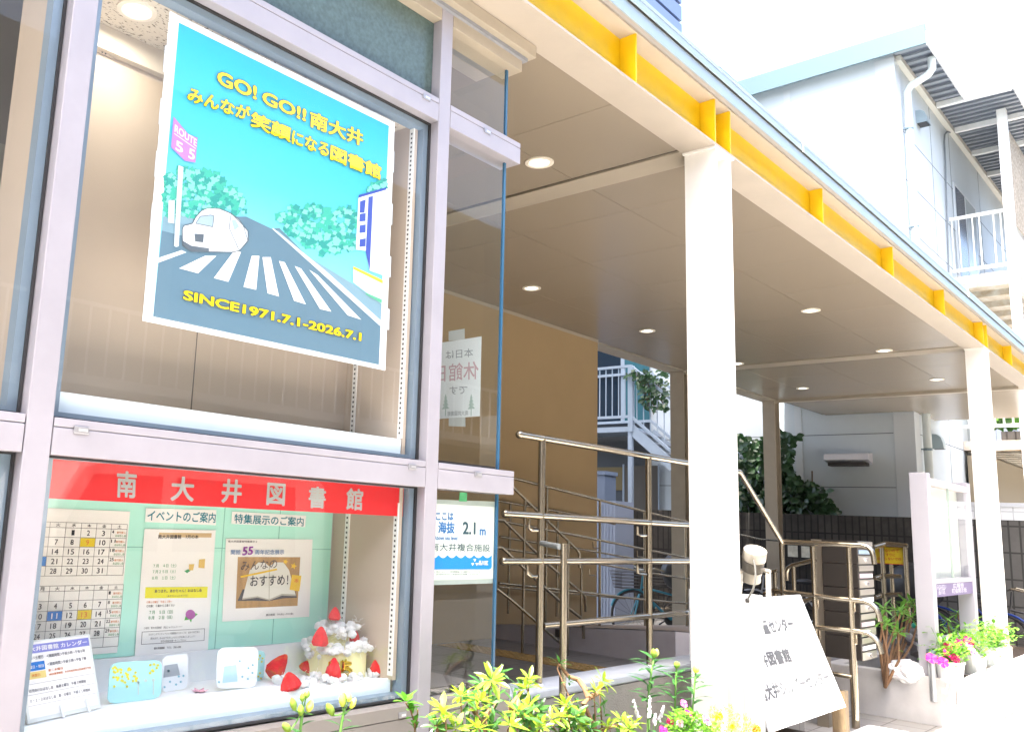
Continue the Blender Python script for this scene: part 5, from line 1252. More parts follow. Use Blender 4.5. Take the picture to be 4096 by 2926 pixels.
# --- sea level notice
z1c = Z(1650, 1600, .5057); YS_ = 2.2515
sl = thing('sea_level_notice', 'pale green and blue sea level notice in the corner window', 'notice', W(1860, 2150, y=YS_))
SL = Sheet((0, -.0006, 0), z1c, y=YS_)
g = MB(); g.slab([SL.p(120, 782), SL.p(660, 800), SL.p(650, 1445), SL.p(120, 1462)], (0, .0006, 0)); g.build('clear_sleeve', mat('grey_sleeve', (.36, .42, .38), .35), sl)
part('sheet', mat('pale_green_paper', (.66, .72, .64), .55), lambda g: SL.poly(g, [(120, 812), (648, 843), (638, 1410), (120, 1422)], 1), sl)
M_slb = ink('sea_blue', (.005, .24, .66))
def wave(g):
    pts = [(120, 1336), (605, 1336), (620, 1328), (625, 1312), (625, 1222)]; n = 6; x = 625.
    for k in range(7):
        x0 = 625 - k * 70
        for j in range(1, 9): pts.append((x0 - 70 * j / 8, 1222 + 24 * math.sin(math.pi * j / 8) - 20 * (0)))
    SL.poly(g, [(p[0], p[1]) for p in pts if p[0] >= 120] + [(120, 1222)], 2)
part('wave_print', M_slb, wave, sl)
part('blue_words', ink('sea_text', (.02, .16, .42)), lambda g: [SL.text(g, 'ここは', (182, 948), (322, 948), (183, 884), 2, .03), SL.text(g, '海抜', (200, 1052), (331, 1053), (202, 957), 2, .03), SL.text(g, 'm', (528, 1067), (577, 1068), (529, 1016), 2, .03), SL.text(g, 'Above sea level', (168, 1104), (353, 1106), (169, 1068), 2, .02)], sl)
part('dark_words', ink('sea_dark', (.02, .07, .10)), lambda g: [SL.text(g, '2.1', (394, 1060), (496, 1062), (396, 958), 2, .03), SL.text(g, '南大井複合施設', (140, 1190), (611, 1196), (141, 1126), 2, .005), SL.text(g, '海抜は、区ホームページ「区内標高図」から確認することができます。', (130, 1362), (552, 1362), (131, 1347), 2), SL.text(g, '品川区防災まちづくり事業部河川下水道課　℡03-5742-6794', (186, 1382), (520, 1382), (187, 1368), 2)], sl)
def emb(g):
    SL.text(g, '品川区', (519, 1302), (595, 1303), (520, 1266), 3, .03)
    c = (490, 1282)
    for k in range(3):
        a = -math.pi / 2 + k * 2.0944
        o = [(c[0] + math.cos(a + s) * r_, c[1] + math.sin(a + s) * r_ * 1.15) for s, r_ in ((.0, 5), (-.42, 28), (.42, 28))]; SL.poly(g, o, 3)
part('white_words', M_paper, emb, sl)
part('green_tape', mat('green_tape', (.06, .36, .14), .5), lambda g: SL.poly(g, [(370, 726), (430, 730), (428, 800), (366, 798)], 2), sl)

# --- things standing on the case shelf
def onshelf(zt, a, b): return W(*zt(a, b), z=ZS + .001)
z4b = Z(0, 2526, .24626)
p1, p2 = W(*z4b(455, 1492), z=ZS + .004), W(*z4b(1640, 1225), z=ZS + .004)
ex = (p2 - p1).normalized(); bk = Vector((-ex.y, ex.x, 0)); upv = (Vector((0, 0, 1)) * math.cos(rad(20)) + bk * math.sin(rad(20))).normalized(); nn_ = ex.cross(upv).normalized()
if nn_.y > 0: nn_ = -nn_
ls = thing('hours_leaflet', 'white opening hours leaflet with a violet header in a clear stand at the left', 'leaflet', (p1 + p2) / 2)
PLL = (p1, nn_)
def lp(a, b): return W(*z4b(a, b), pl=PLL)
h = (lp(1390, 35) - p2).dot(upv); wl = (p2 - p1).length
g = MB(); g.slab([p1, p2, p2 + upv * h, p1 + upv * h], -nn_ * .006); g.build('stand', mat('acrylic_edge', (.70, .74, .70), .2), ls)
q1 = p1 + nn_ * .0006 + upv * .01
def LT(g, s, fx, fz, fw, fh, bold=.01, ly=.0012): 
    bl = p1 + ex * wl * fx + upv * h * fz + nn_ * ly; letter(g, s, bl, bl + ex * wl * fw, bl + upv * h * fh, bold=bold)
def LR(g, fx, fz, fw, fh, ly=.0010): 
    bl = p1 + ex * wl * fx + upv * h * fz + nn_ * ly; g.poly([bl, bl + ex * wl * fw, bl + ex * wl * fw + upv * h * fh, bl + upv * h * fh])
part('sheet', M_paper, lambda g: LR(g, .03, .05, .94, .93, .0006), ls)
part('header_print', ink('violet', (.22, .24, .62)), lambda g: LR(g, .03, .84, .94, .11), ls); part('blue_print', M_bl, lambda g: LR(g, .05, .62, .26, .11), ls); part('yellow_print', ink('paleyellow', (.74, .60, .22)), lambda g: LR(g, .05, .52, .26, .09), ls)
part('white_words', M_paper, lambda g: [LT(g, '南大井図書館 カレンダー', .06, .862, .88, .066, .02), LT(g, '日曜日・祝日', .07, .65, .22, .04)], ls)
part('black_words', ink('softblack', (.14, .15, .18)), lambda g: [LT(g, '月曜日～土曜日　＜開館時間＞午前９時～午後８時', .05, .76, .84, .045), LT(g, '＜開館時間＞午前９時～午後７時', .34, .655, .55, .045), LT(g, '幼児向けおはなし会　毎週土曜日　午後３時開始', .06, .36, .78, .042), LT(g, '０・１・２おはなし会　第一日曜日　午前１１時開始', .06, .24, .82, .042), LR(g, .03, .46, .94, .003), LR(g, .03, .33, .94, .003), LR(g, .03, .20, .94, .003)], ls)
part('red_words', M_or, lambda g: [LT(g, '第二木曜日', .34, .58, .2, .035), LT(g, '※特別整理期間、年末年始休館は別途掲示予定', .34, .53, .60, .03), LT(g, '休館日', .12, .545, .11, .04)], ls)
def clip_(fx):
    g = MB(); b0 = p1 + ex * wl * fx + nn_ * .004; g.tube([b0 + upv * .03 + nn_ * .004, b0 + nn_ * .008, b0 - bk * -.0 + Vector((0, 0, -.002)) + nn_ * .012], .0035, 8); g.build('stand_foot', mat('acrylic_white', (.72, .76, .80), .2), ls)
clip_(.42); clip_(.78)
# cards
def card(lb, zt, quad, y, col, prints):
    S_ = Sheet((0, -.0006, 0), zt, y=y); t = thing('display_card', lb, 'card', S_.p(*quad[3]), 'paper cards standing on the case shelf')
    n = len(quad); pts = []
    for i in range(4):
        a, p, b = quad[i - 1], quad[i], quad[(i + 1) % 4]
        for s, o in ((a, .14), (None, 0), (b, .14)):
            if s is None: k = .045; pts.append((p[0] + (a[0] + b[0] - 2 * p[0]) * k, p[1] + (a[1] + b[1] - 2 * p[1]) * k))
            else: pts.append((p[0] + (s[0] - p[0]) * o, p[1] + (s[1] - p[1]) * o))
    low = min(S_.p(*q).z for q in pts); dz = ZS + .001 - low
    g = MB(); g.slab([S_.p(*q) + Vector((0, 0, dz)) for q in pts], (0, .002, 0)); g.build('card', col, t)
    for nm_, m, fn in prints:
        g = MB(); fn(S_, g); g.v = [(v[0], v[1], v[2] + dz) for v in g.v]; g.build(nm_, m, t)
    return t
M_cy = mat('cyan_card', (.36, .70, .72), .6); M_wc = mat('white_blue_card', (.74, .79, .82), .6)
rnd.seed(31)
fl_pts = [(rnd.uniform(830, 1010), rnd.uniform(1195, 1300)) for _ in range(34)] + [(rnd.uniform(1100, 1165), rnd.uniform(1165, 1240)) for _ in range(8)] + [(840, 1340), (920, 1310), (935, 1340)]
card('pale cyan card with a cluster of small yellow flowers, left of the others', z5c, [(815, 1165), (1198, 1140), (1190, 1425), (788, 1475)], 2.43, M_cy,
     [('yellow_flowers', ink('flower', (.66, .62, .05)), lambda S_, g: [disc(S_, g, a, b_, 12, 1 + .05 * i, 10, .35) for i, (a, b_) in enumerate(fl_pts)]), ('pale_sprigs', ink('sprig', (.52, .62, .58)), lambda S_, g: [disc(S_, g, a, b_, 14, 1, 10, .3) for a, b_ in ((1020, 1310), (1075, 1295), (1132, 1290))] + [S_.poly(g, [(a - 4, 1300), (a + 4, 1300), (a + 4, 1400), (a - 4, 1400)], 1) for a in (1020, 1132)])])
M_cl = ink('clover', (.20, .46, .56))
card('pale card with grey blue clover print behind the cyan card', z5c, [(1200, 1120), (1392, 1100), (1385, 1360), (1195, 1392)], 2.50, M_wc,
     [('clover_print', M_cl, lambda S_, g: [disc(S_, g, a, b_, 11, 1, 10, .4) for a, b_ in ((1215, 1350), (1255, 1310), (1300, 1330), (1320, 1270), (1355, 1265), (1335, 1310), (1245, 1230))]), ('grey_shape', ink('greyshape', (.34, .38, .42)), lambda S_, g: S_.poly(g, [(1215, 1190), (1310, 1175), (1330, 1260), (1205, 1280)], 1))])
card('white rounded card with small blue clover print, beside the cotton', z6, [(98, 1192), (336, 1184), (322, 1420), (88, 1428)], 2.42, M_wc,
     [('clover_print', M_cl, lambda S_, g: [disc(S_, g, a, b_, 8, 1, 10, .4) for a, b_ in ((105, 1390), (225, 1268), (240, 1358), (272, 1370), (275, 1308), (298, 1335), (300, 1290))]), ('blue_shape', ink('blueshape', (.42, .64, .72)), lambda S_, g: S_.poly(g, [(135, 1300), (205, 1290), (212, 1385), (125, 1395)], 1))])
card('pale cyan card with yellow flowers peeping out behind the white rounded card', z6, [(180, 1172), (378, 1160), (365, 1335), (170, 1345)], 2.50, M_cy, [('yellow_flowers', ink('flower', (.66, .62, .05)), lambda S_, g: [disc(S_, g, a, b_, 7, 1 + .05 * i, 10, .35) for i, (a, b_) in enumerate([(345, 1190), (360, 1205), (335, 1210), (355, 1225), (345, 1290), (335, 1310), (350, 1320)])])])
c = onshelf(z5c, 1480, 1325); g = MB()
g.add([c + Vector((math.cos(a) * r_, math.sin(a) * r_, .002 + .006 * (k % 2))) for k, (a, r_) in enumerate([(2 * math.pi * k / 12, .030 if k % 2 else .019) for k in range(12)])] + [c + Vector((0, 0, .001))], [(12, k, (k + 1) % 12) for k in range(12)])
o = g.build('paper_flower', mat('pink_paper', (.74, .38, .48), .6), None, base=c); tag(o, 'flat pink folded paper flower lying on the case shelf', 'paper flower')
# cake
YK = 2.46
ka, kb = W(*z6(645, 1250), y=YK), W(*z6(918, 1250), y=YK); RK = (kb.x - ka.x) / 2 * .92; kc = Vector(((ka.x + kb.x) / 2, YK, ZS))
cake = thing('cotton_cake', 'two tier mock cake of pale yellow paper and white cotton wool in the case', 'mock cake', kc)
M_ckp = mat('cake_paper', (.74, .70, .40), .8)
zt1 = W(*z6(780, 1150), y=YK - RK * .7).z; zt2_ = W(*z6(780, 1030), y=YK).z
g = MB(); g.lathe(kc, [(0, .001), (RK, .0), (RK, zt1 - kc.z), (0, zt1 - kc.z)], 36); g.build('lower_tier', M_ckp, cake)
R2_ = RK * .40; g = MB(); g.lathe(Vector((kc.x, kc.y, zt1)), [(R2_, .0), (R2_, zt2_ - zt1), (0, zt2_ - zt1)], 30); g.build('upper_tier', M_ckp, cake)
M_cot = mat('cotton_wool', (.84, .86, .86), .95, bump=.9, bscale=160, sss=.3, translucent=.35)
def cotton(pts, r, seed):
    rnd.seed(seed); g = MB()
    for p in pts:
        for k in range(5):
            q = Vector(p) + rdir() * r * .55; g.ball(q, r * rnd.uniform(.35, .75), 9, 6, (1, 1, .85), .35)
    # loose fibres
    for p in pts:
        for k in range(10):
            q = Vector(p) + rdir() * r * .9; d = rdir() * r * .8; g.tube([q, q + d * .5 + rdir() * r * .2, q + d], .0005, 3, False)
    return g
g = cotton([kc + Vector((math.cos(a) * RK * 1.0, math.sin(a) * RK * 1.0, zt1 - kc.z + rnd.uniform(-.02, .01))) for a in [k * .42 for k in range(15)]] + [kc + Vector((math.cos(a) * RK * .5, math.sin(a) * RK * .5, zt1 - kc.z)) for a in range(6)], .026, 2); g.build('lower_cotton', M_cot, cake, smooth=True)
g = cotton([Vector((kc.x + math.cos(a) * R2_ * 1.35, kc.y + math.sin(a) * R2_ * 1.35, zt2_ + rnd.uniform(-.012, .018))) for a in [k * .6 for k in range(11)]] + [Vector((kc.x, kc.y, zt2_ + .01))] * 3, .026, 3); g.build('upper_cotton', M_cot, cake, smooth=True)
g = cotton([onshelf(z6, a, b_) + Vector((0, 0, .008)) for a, b_ in ((440, 1355), (480, 1345), (530, 1330), (580, 1330), (620, 1350), (660, 1325), (700, 1310), (720, 1345), (770, 1350), (820, 1340), (880, 1330), (930, 1315), (970, 1300), (1000, 1305), (600, 1370), (650, 1365))], .022, 4); o = g.build('cotton_wool', M_cot, None, smooth=True, base=kc + Vector((-.1, -.1, 0))); tag(o, 'strip of loose white cotton wool lying on the case shelf before the cake', 'cotton wool')
M_felt = mat('red_felt', (.62, .012, .02), .9, noise=.15, nscale=60, bump=.5, bscale=300)
def berry(o, d, h, r, seed, lb):
    rnd.seed(seed); o = Vector(o); d = Vector(d).normalized(); t = thing('red_cone', lb, 'felt strawberry', o, 'red felt strawberries of the mock cake'); g = MB(); n = 14
    ax = d.cross(Vector((.3, 1, .1))).normalized(); ay = d.cross(ax); prof = [(0, 0), (.8, .02), (1.0, .18), (.86, .45), (.55, .75), (.22, .95), (0, 1)]
    for rr, hh in prof:
        for j in range(n):
            a = 2 * math.pi * j / n; k = 1 + .09 * math.sin(a * 4 + seed); g.v.append(tuple(o + d * h * hh + (ax * math.cos(a) + ay * math.sin(a)) * r * rr * k))
    for i in range(len(prof) - 1):
        for j in range(n): g.f.append((i * n + j, i * n + (j + 1) % n, (i + 1) * n + (j + 1) % n, (i + 1) * n + j))
    g.build('felt_body', M_felt, t, smooth=True)
    g = MB(); pts = []
    for rr, hh in prof[1:-1]: pts.append(o + d * h * hh + (ax * math.cos(4.3) + ay * math.sin(4.3)) * r * rr * 1.07)
    g.tube(pts, .0012, 4); g.build('seam', mat('dark_red_seam', (.25, .005, .01), .9), t)
def K(a, b, dy=0): return W(*z6(a, b), y=YK + dy)
berry(K(776, 978), (0, 0, 1), .048, .024, 1, 'red felt strawberry standing on the very top of the cotton cake')
berry(K(690, 1128, -.05), (.05, 0, 1), .068, .030, 2, 'red felt strawberry on the left shoulder of the cotton cake')
berry(K(875, 1130, -.03), (.25, 0, 1), .062, .027, 3, 'red felt strawberry on the right shoulder of the cotton cake')
berry(onshelf(z6, 430, 1340) + Vector((0, .02, .022)), (.85, .1, .75), .095, .032, 4, 'long red felt strawberry lying at the left end of the cotton strip')
berry(onshelf(z6, 640, 1300) + Vector((0, .03, .012)), (.2, -.2, .8), .040, .030, 5, 'small red felt strawberry half sunk in cotton left of the gold numbers')
berry(onshelf(z6, 765, 1335) + Vector((0, 0, .012)), (-.05, -.1, 1), .072, .030, 6, 'red felt strawberry standing in front of the gold numbers')
berry(onshelf(z6, 535, 1390) + Vector((0, .005, .004)), (-.2, .2, 1), .058, .036, 7, 'broad red felt strawberry lying nearest to the glass')
berry(onshelf(z6, 1012, 1300) + Vector((0, 0, .004)), (.22, 0, 1), .066, .028, 8, 'red felt strawberry at the right end by the slotted strip')
gd = thing('gold_numerals', 'shiny gold balloon numerals 55 with tiny crowns at the foot of the cake', 'numerals', kc + Vector((0, -.1, 0)))
M_gold = mat('gold_foil', (.80, .52, .06), .18, 1.0)
def five(a0, b0, a1, b1, y):
    f = lambda s, t: W(*z6(a0 + (a1 - a0) * s, b0 + (b1 - b0) * t), y=y)
    g = MB(); g.tube([f(1, 0), f(.1, .03), f(.08, .42), f(.6, .36), f(.98, .55), f(.95, .82), f(.6, .98), f(0, .88)], .0085, 10); g.build('numeral', M_gold, gd, smooth=True)
    g = MB(); g.add([f(.1, -.08), f(.0, -.32), f(.3, -.2), f(.5, -.4), f(.7, -.2), f(1.0, -.32), f(.9, -.08)] + [f(.1, -.08) + Vector((0, .006, 0)), f(.9, -.08) + Vector((0, .006, 0))], [(0, 1, 2, 3, 4, 5, 6)]); g.build('crown', M_gold, gd)
five(748, 1232, 795, 1300, YK - .105); five(818, 1228, 866, 1300, YK - .10)
# ================================================================ PLANTING BED IN FRONT
g = MB(); g.box(-1.5, 5.55, 1.25, 2.195, 0, .42); g.box(3.05, 5.55, 2.1955, 2.294, 0, .40)
struct('planting_bed', g, M_soil)
g = MB(); g.box(-1.5, 5.55, 1.12, 1.248, 0, .46)
struct('bed_kerb', g, M_conc, bevel=.01)
M_young = leafmat('young_azalea_leaf', (.30, .42, .03), (.15, .30, .025), .35, .38, 30)
M_old = leafmat('old_azalea_leaf', (.055, .17, .03), (.03, .10, .02), .25, .35, 30)
M_wood = mat('shrub_wood', (.20, .11, .055), .9, noise=.3, nscale=60, bump=.4, bscale=200)
M_stemg = mat('green_stem', (.10, .24, .04), .5)
zt6 = Z(1600, 2200, .5717)
def whorl(g, p, n, L, tilt, up=Vector((0, 0, 1)), w=.30):
    up = up.normalized(); e1 = up.cross(Vector((.2, 1, .1))).normalized(); e2 = up.cross(e1); a0 = rnd.random() * 6
    for i in range(n):
        a = a0 + i * 2.399; t = tilt * (.35 + .95 * i / n); d = (e1 * math.cos(a) + e2 * math.sin(a)) * math.sin(t) + up * math.cos(t)
        l = L * rnd.uniform(.75, 1.15); leaf(g, p + d * .004, d, up, l, l * w * rnd.uniform(.85, 1.15), .22, .10)
def shrub(name, lb, cat, tips, roots, base, seed):
    """tips: (a, b, y, size, young) in zoomed photo pixels; roots: branch polylines"""
    rnd.seed(seed); t = thing(name, lb, cat, base); gy, go, gb = MB(), MB(), MB()
    base = Vector(base)
    for a, b, y, L, young in tips:
        p = W(*zt6(a, b), y=y); up = Vector((rnd.gauss(-.1, .35), rnd.gauss(-.25, .3), 1))
        whorl(gy if young else go, p, rnd.randint(9, 13), L, rad(85), up)
        q = base + Vector((rnd.uniform(-.08, .08), rnd.uniform(-.05, .05), 0)); m = p.lerp(q, .5) + Vector((rnd.uniform(-.03, .03), rnd.uniform(-.02, .02), .01))
        gb.tube([q, m, p - up.normalized() * .02, p], [.006, .004, .0025, .002], 6)
        for k in range(2):
            pp = p.lerp(m, .25 + .3 * k) + Vector((rnd.uniform(-.02, .02), rnd.uniform(-.02, .02), 0)); whorl(go, pp, 6, L * .85, rad(95), up)
    for pl in roots: 
        pts = [W(*zt6(a, b), y=y) for a, b, y in pl]; n = len(pts); gb.tube(pts, [.011 - .006 * i / max(1, n - 1) for i in range(n)], 8)
    gy.build('young_leaves', M_young, t); go.build('old_leaves', M_old, t); gb.build('branches', M_wood, t, smooth=True)
    return t
Y1_ = 1.86
b1 = W(1600 + 560 * .5717, 2960, y=Y1_); b1.z = .42
shrub('azalea', 'azalea shrub with yellow green rosettes in front of the corner glass', 'shrub',
      [(300, 1120, 1.80, .055, 1), (320, 1180, 1.78, .05, 1), (425, 1020, 1.82, .056, 1), (560, 1055, 1.80, .056, 1), (600, 1000, 1.9, .056, 0), (640, 905, 1.86, .058, 1), (585, 950, 1.93, .06, 0), (710, 860, 1.98, .04, 0), (540, 1120, 1.8, .05, 1), (470, 1060, 1.88, .05, 0), (550, 1250, 1.76, .055, 1), (390, 1250, 1.78, .05, 1), (480, 1265, 1.8, .05, 0), (250, 1230, 1.8, .05, 0), (620, 1230, 1.84, .05, 0)],
      [[(585, 1300, 1.84), (572, 1200, 1.84), (540, 1160, 1.83), (500, 1100, 1.83)], [(575, 1190, 1.84), (610, 1140, 1.84), (640, 1105, 1.85)], [(300, 1290, 1.82), (255, 1215, 1.82), (225, 1180, 1.82)]], b1, 41)
b2 = W(1600 + 960 * .5717, 2970, y=1.88); b2.z = .42
shrub('azalea', 'azalea shrub with pale new leaves before the tape bound steel pipe', 'shrub',
      [(905, 905, 1.9, .05, 1), (885, 965, 1.88, .055, 1), (840, 975, 1.95, .05, 0), (900, 1085, 1.84, .055, 1), (825, 1130, 1.84, .055, 1), (860, 1160, 1.82, .06, 0), (770, 1225, 1.80, .055, 1), (920, 1180, 1.84, .06, 0), (980, 1240, 1.8, .05, 1), (790, 1060, 1.92, .05, 0), (960, 1130, 1.86, .05, 0)],
      [[(800, 1150, 1.9), (780, 1080, 1.9), (850, 990, 1.9)], [(960, 1290, 1.85), (965, 1220, 1.85), (1010, 1170, 1.86)]], b2, 42)
b3 = W(1600 + 1370 * .5717, 2960, y=1.90); b3.z = .42
shrub('azalea', 'azalea shrub with one thick bare brown branch before the kerb wall', 'shrub',
      [(1112, 790, 2.02, .046, 0), (1415, 915, 1.9, .058, 1), (1370, 985, 1.88, .05, 1), (1160, 1085, 1.84, .062, 1), (1120, 1165, 1.84, .06, 1), (1060, 1180, 1.84, .055, 1), (1220, 1160, 1.86, .06, 0), (1240, 1210, 1.86, .055, 1), (1550, 1195, 1.88, .055, 1), (1460, 1235, 1.86, .05, 1), (1600, 1250, 1.84, .05, 1), (1170, 1240, 1.84, .05, 0), (1330, 1250, 1.84, .05, 0), (1640, 1210, 1.86, .05, 1)],
      [[(1390, 1300, 1.9), (1350, 1220, 1.9), (1310, 1130, 1.9), (1285, 1070, 1.9), (1320, 1030, 1.9)], [(1320, 1030, 1.9), (1290, 960, 1.93), (1250, 905, 1.97), (1180, 880, 2.0), (1140, 830, 2.02), (1115, 800, 2.02)], [(1320, 1030, 1.9), (1380, 1000, 1.9), (1410, 960, 1.9)], [(1380, 1270, 1.9), (1450, 1240, 1.89), (1540, 1215, 1.88)]], b3, 43)
b4 = W(1600 + 100 * .5717, 2960, y=1.98); b4.z = .42
rnd.seed(44); t = thing('young_shrub', 'small green oval leaved shoot growing before the shopfront mullion', 'shrub', b4); g, gb = MB(), MB()
for pts in ([(105, 1290), (100, 1200), (75, 1120), (40, 1065)], [(105, 1240), (120, 1180), (125, 1110)]):
    P_ = [W(*zt6(a, b_), y=1.98) for a, b_ in pts]; gb.tube([Vector((P_[0].x, 1.98, .42))] + P_, .0025, 6)
    for i in range(len(P_) - 1):
        for k in range(5):
            p = P_[i].lerp(P_[i + 1], k / 5); d = Vector((rnd.gauss(0, 1), rnd.gauss(-.2, .7), rnd.uniform(.1, .9))); L = .034 if pts[0][0] == 105 and len(pts) == 4 else .02; leaf(g, p, d, Vector((0, 0, 1)), L * rnd.uniform(.8, 1.4), L * .55)
p = P_[-1]; whorl(g, W(*zt6(40, 1062), y=1.98), 7, .05, rad(70), w=.42)
g.build('leaves', leafmat('shoot_leaf', (.12, .34, .03), (.06, .22, .02), .35), t); gb.build('stem', M_wood, t)
# lilies
M_bud = mat('lily_bud', (.30, .42, .05), .4, col2=(.16, .32, .05), nscale=50, translucent=.2); M_budy = mat('lily_bud_pale', (.72, .74, .16), .45, col2=(.55, .62, .12), nscale=40, translucent=.25)
M_lleaf = leafmat('lily_leaf', (.045, .15, .035), (.03, .11, .03), .3, .35)
def bud(g, p, d, L, r):
    d = Vector(d).normalized(); g.lathe(p, [(0, 0), (r * .55, L * .08), (r, L * .38), (r * .95, L * .62), (r * .5, L * .88), (0, L)], 10, d)
def lily(lb, stem, y, buds, nl, seed, leaf_from=.05, LL=.095):
    rnd.seed(seed); P_ = [W(u, v, y=y) for u, v in stem]; b0 = Vector((P_[0].x, y, .42)); t = thing('lily', lb, 'lily', b0, 'lilies in bud')
    if P_[0].z > .43: P_ = [b0] + P_
    g = MB(); g.tube(P_, .0042, 8); g.build('stem', M_stemg, t, smooth=True); g = MB(); tot = 0
    for i in range(nl):
        s = leaf_from + (1 - leaf_from) * i / nl; k = s * (len(P_) - 1); j = min(int(k), len(P_) - 2); p = P_[j].lerp(P_[j + 1], k - j); a = i * 2.4 + seed
        d = Vector((math.cos(a), math.sin(a) * .8, .55)); leaf(g, p, d, Vector((0, 0, 1)), LL * rnd.uniform(.8, 1.35), LL * .24, .40, .05)
    g.build('leaves', M_lleaf, t)
    top = P_[-1]
    for (u, v, u2, v2, r, pale) in buds:
        a, b_ = W(u, v, y=y), W(u2, v2, y=y - .005); g = MB(); bud(g, a, b_ - a, (b_ - a).length, r); o = g.build('bud', M_budy if pale else M_bud, t, smooth=True)
        g = MB(); g.tube([top, (top + a) / 2 + Vector((0, 0, -.003)), a], .002, 6); g.build('bud_stalk', M_stemg, o)
zl6 = Z(800, 1800, .6934); zr3 = Z(2200, 2300, .3078)
def bb(a, b, c, d, r, pale=0, z=zl6): return (*z(a, b), *z(c, d), r, pale)
lily('lily with dark and yellow buds in front of the lying felt strawberry', [zl6(575, 1690), zl6(580, 1600), zl6(592, 1500)], 1.98, [bb(548, 1500, 528, 1422, .010), bb(590, 1448, 592, 1398, .008), bb(610, 1430, 624, 1380, .009), bb(622, 1510, 645, 1436, .011, 1), bb(582, 1530, 580, 1462, .010), bb(518, 1620, 478, 1572, .011)], 7, 3, .3, .05)
lily('lily with pale opening buds in front of the gold numerals', [zl6(800, 1690), zl6(812, 1600), zl6(828, 1510)], 1.98, [bb(822, 1480, 818, 1392, .010, 1), bb(855, 1450, 862, 1398, .009, 1), bb(868, 1490, 898, 1424, .009, 1), bb(768, 1528, 732, 1456, .012), bb(835, 1470, 830, 1395, .008)], 7, 5, .3, .05)
lily('tallest lily with a green bud beside the second handrail post', [zr3(1270, 1700), zr3(1285, 1500), zr3(1318, 1250), zr3(1350, 1080)], 1.92, [bb(1352, 1070, 1340, 945, .012, 0, zr3), bb(1370, 1060, 1392, 948, .012, 1, zr3), bb(1362, 1065, 1368, 955, .010, 0, zr3)], 30, 7, .05, .10)
lily('lily with a small green bud between two taller neighbours by the white column', [zr3(1625, 1700), zr3(1632, 1450), zr3(1645, 1210)], 1.95, [bb(1645, 1205, 1640, 1110, .012, 0, zr3), bb(1650, 1205, 1672, 1120, .010, 0, zr3)], 22, 11, .05, .10)
lily('lily with a bright yellow bud in front of the white column', [zr3(1855, 1700), zr3(1872, 1500), zr3(1892, 1270)], 1.93, [bb(1892, 1262, 1880, 1170, .011, 1, zr3), bb(1896, 1262, 1922, 1172, .012, 1, zr3)], 15, 13, .05, .10)
# salvia spikes
M_sal = mat('salvia_white', (.74, .70, .78), .7, translucent=.2)
rnd.seed(50); sv = thing('salvia', 'white flowered salvia spikes among the flowers before the white column', 'flower', W(*zt6(1740, 1300), y=1.88))
for (a0, b0, a1, b1_) in ((1690, 1240, 1630, 1045), (1745, 1250, 1748, 1020), (1790, 1250, 1850, 1085), (1770, 1260, 1790, 1140)):
    p, q = W(*zt6(a0, b0), y=1.88), W(*zt6(a1, b1_), y=1.88); g = MB(); g.tube([p, q], .0016, 5); o = g.build('stem', M_stemg, sv); g = MB()
    for k in range(34):
        s = .35 + .65 * k / 34; c = p.lerp(q, s); d = Vector((rnd.gauss(0, 1), rnd.gauss(0, 1), .3)).normalized(); g.ball(c + d * .006 * (1.25 - s * .7), .0042 * (1.25 - .5 * s), 6, 4, (1, 1, 1.3))
    g.build('florets', M_sal, o, smooth=True)
# vinca
M_pink = mat('vinca_pink', (.72, .10, .46), .6, col2=(.80, .22, .58), nscale=60, translucent=.3); M_mag = mat('vinca_magenta', (.66, .01, .16), .6, translucent=.3); M_pale = mat('vinca_pale', (.80, .50, .70), .6, translucent=.3)
M_vleaf = leafmat('vinca_leaf', (.16, .36, .03), (.06, .20, .02), .35, .4, 25)
def bloom(parent, c, r, m, nv=Vector((-.45, -.75, .5))):
    nv = (nv + rdir() * .35).normalized(); e1 = nv.cross(Vector((0, 0, 1))).normalized(); e2 = nv.cross(e1); g = MB()
    for k in range(5):
        a = 2 * math.pi * k / 5; ring = [c]
        for j in range(7):
            aa = a - .60 + 1.2 * j / 6; rr = r * (1.0 - .16 * abs(j - 3) / 3 * (abs(j - 3) > 2)); ring.append(c + (e1 * math.cos(aa) + e2 * math.sin(aa)) * rr + nv * (.10 * r * math.sin(j) + .0006 * k))
        g.add(ring, [(0, j, j + 1) for j in range(1, 7)])
    o = g.build('bloom', m, parent); g = MB(); g.ball(c + nv * .002, r * .14, 6, 4); g.build('eye', M_mag, o)
def vinca(name, lb, base, blooms, ext, n, seed, L=.035, zc=None):
    rnd.seed(seed); t = thing(name, lb, 'flowering plant', base); g = MB(); gb = MB(); b0 = Vector(base)
    for i in range(n):
        p = Vector((b0.x + rnd.gauss(0, ext[0]), b0.y + rnd.gauss(0, ext[1]), b0.z + abs(rnd.gauss(ext[2] * .55, ext[2] * .3))))
        d = Vector((rnd.gauss(0, 1), rnd.gauss(-.3, .8), rnd.uniform(-.1, .9))); l = L * rnd.uniform(.7, 1.3); leaf(g, p, d, Vector((0, 0, 1)), l, l * .42, .25)
        if i % 5 == 0: gb.tube([b0 + Vector((rnd.uniform(-.03, .03), 0, 0)), p], .0018, 5)
    g.build('leaves', M_vleaf, t); gb.build('stems', M_stemg, t)
    for c, r, m in blooms: bloom(t, c, r, m)
    return t
z7v = Z(2700, 2640, .1761)
def V(a, b, y=1.80): return W(*z7v(a, b), y=y)
bv = V(450, 1700, 1.82); bv.z = .42
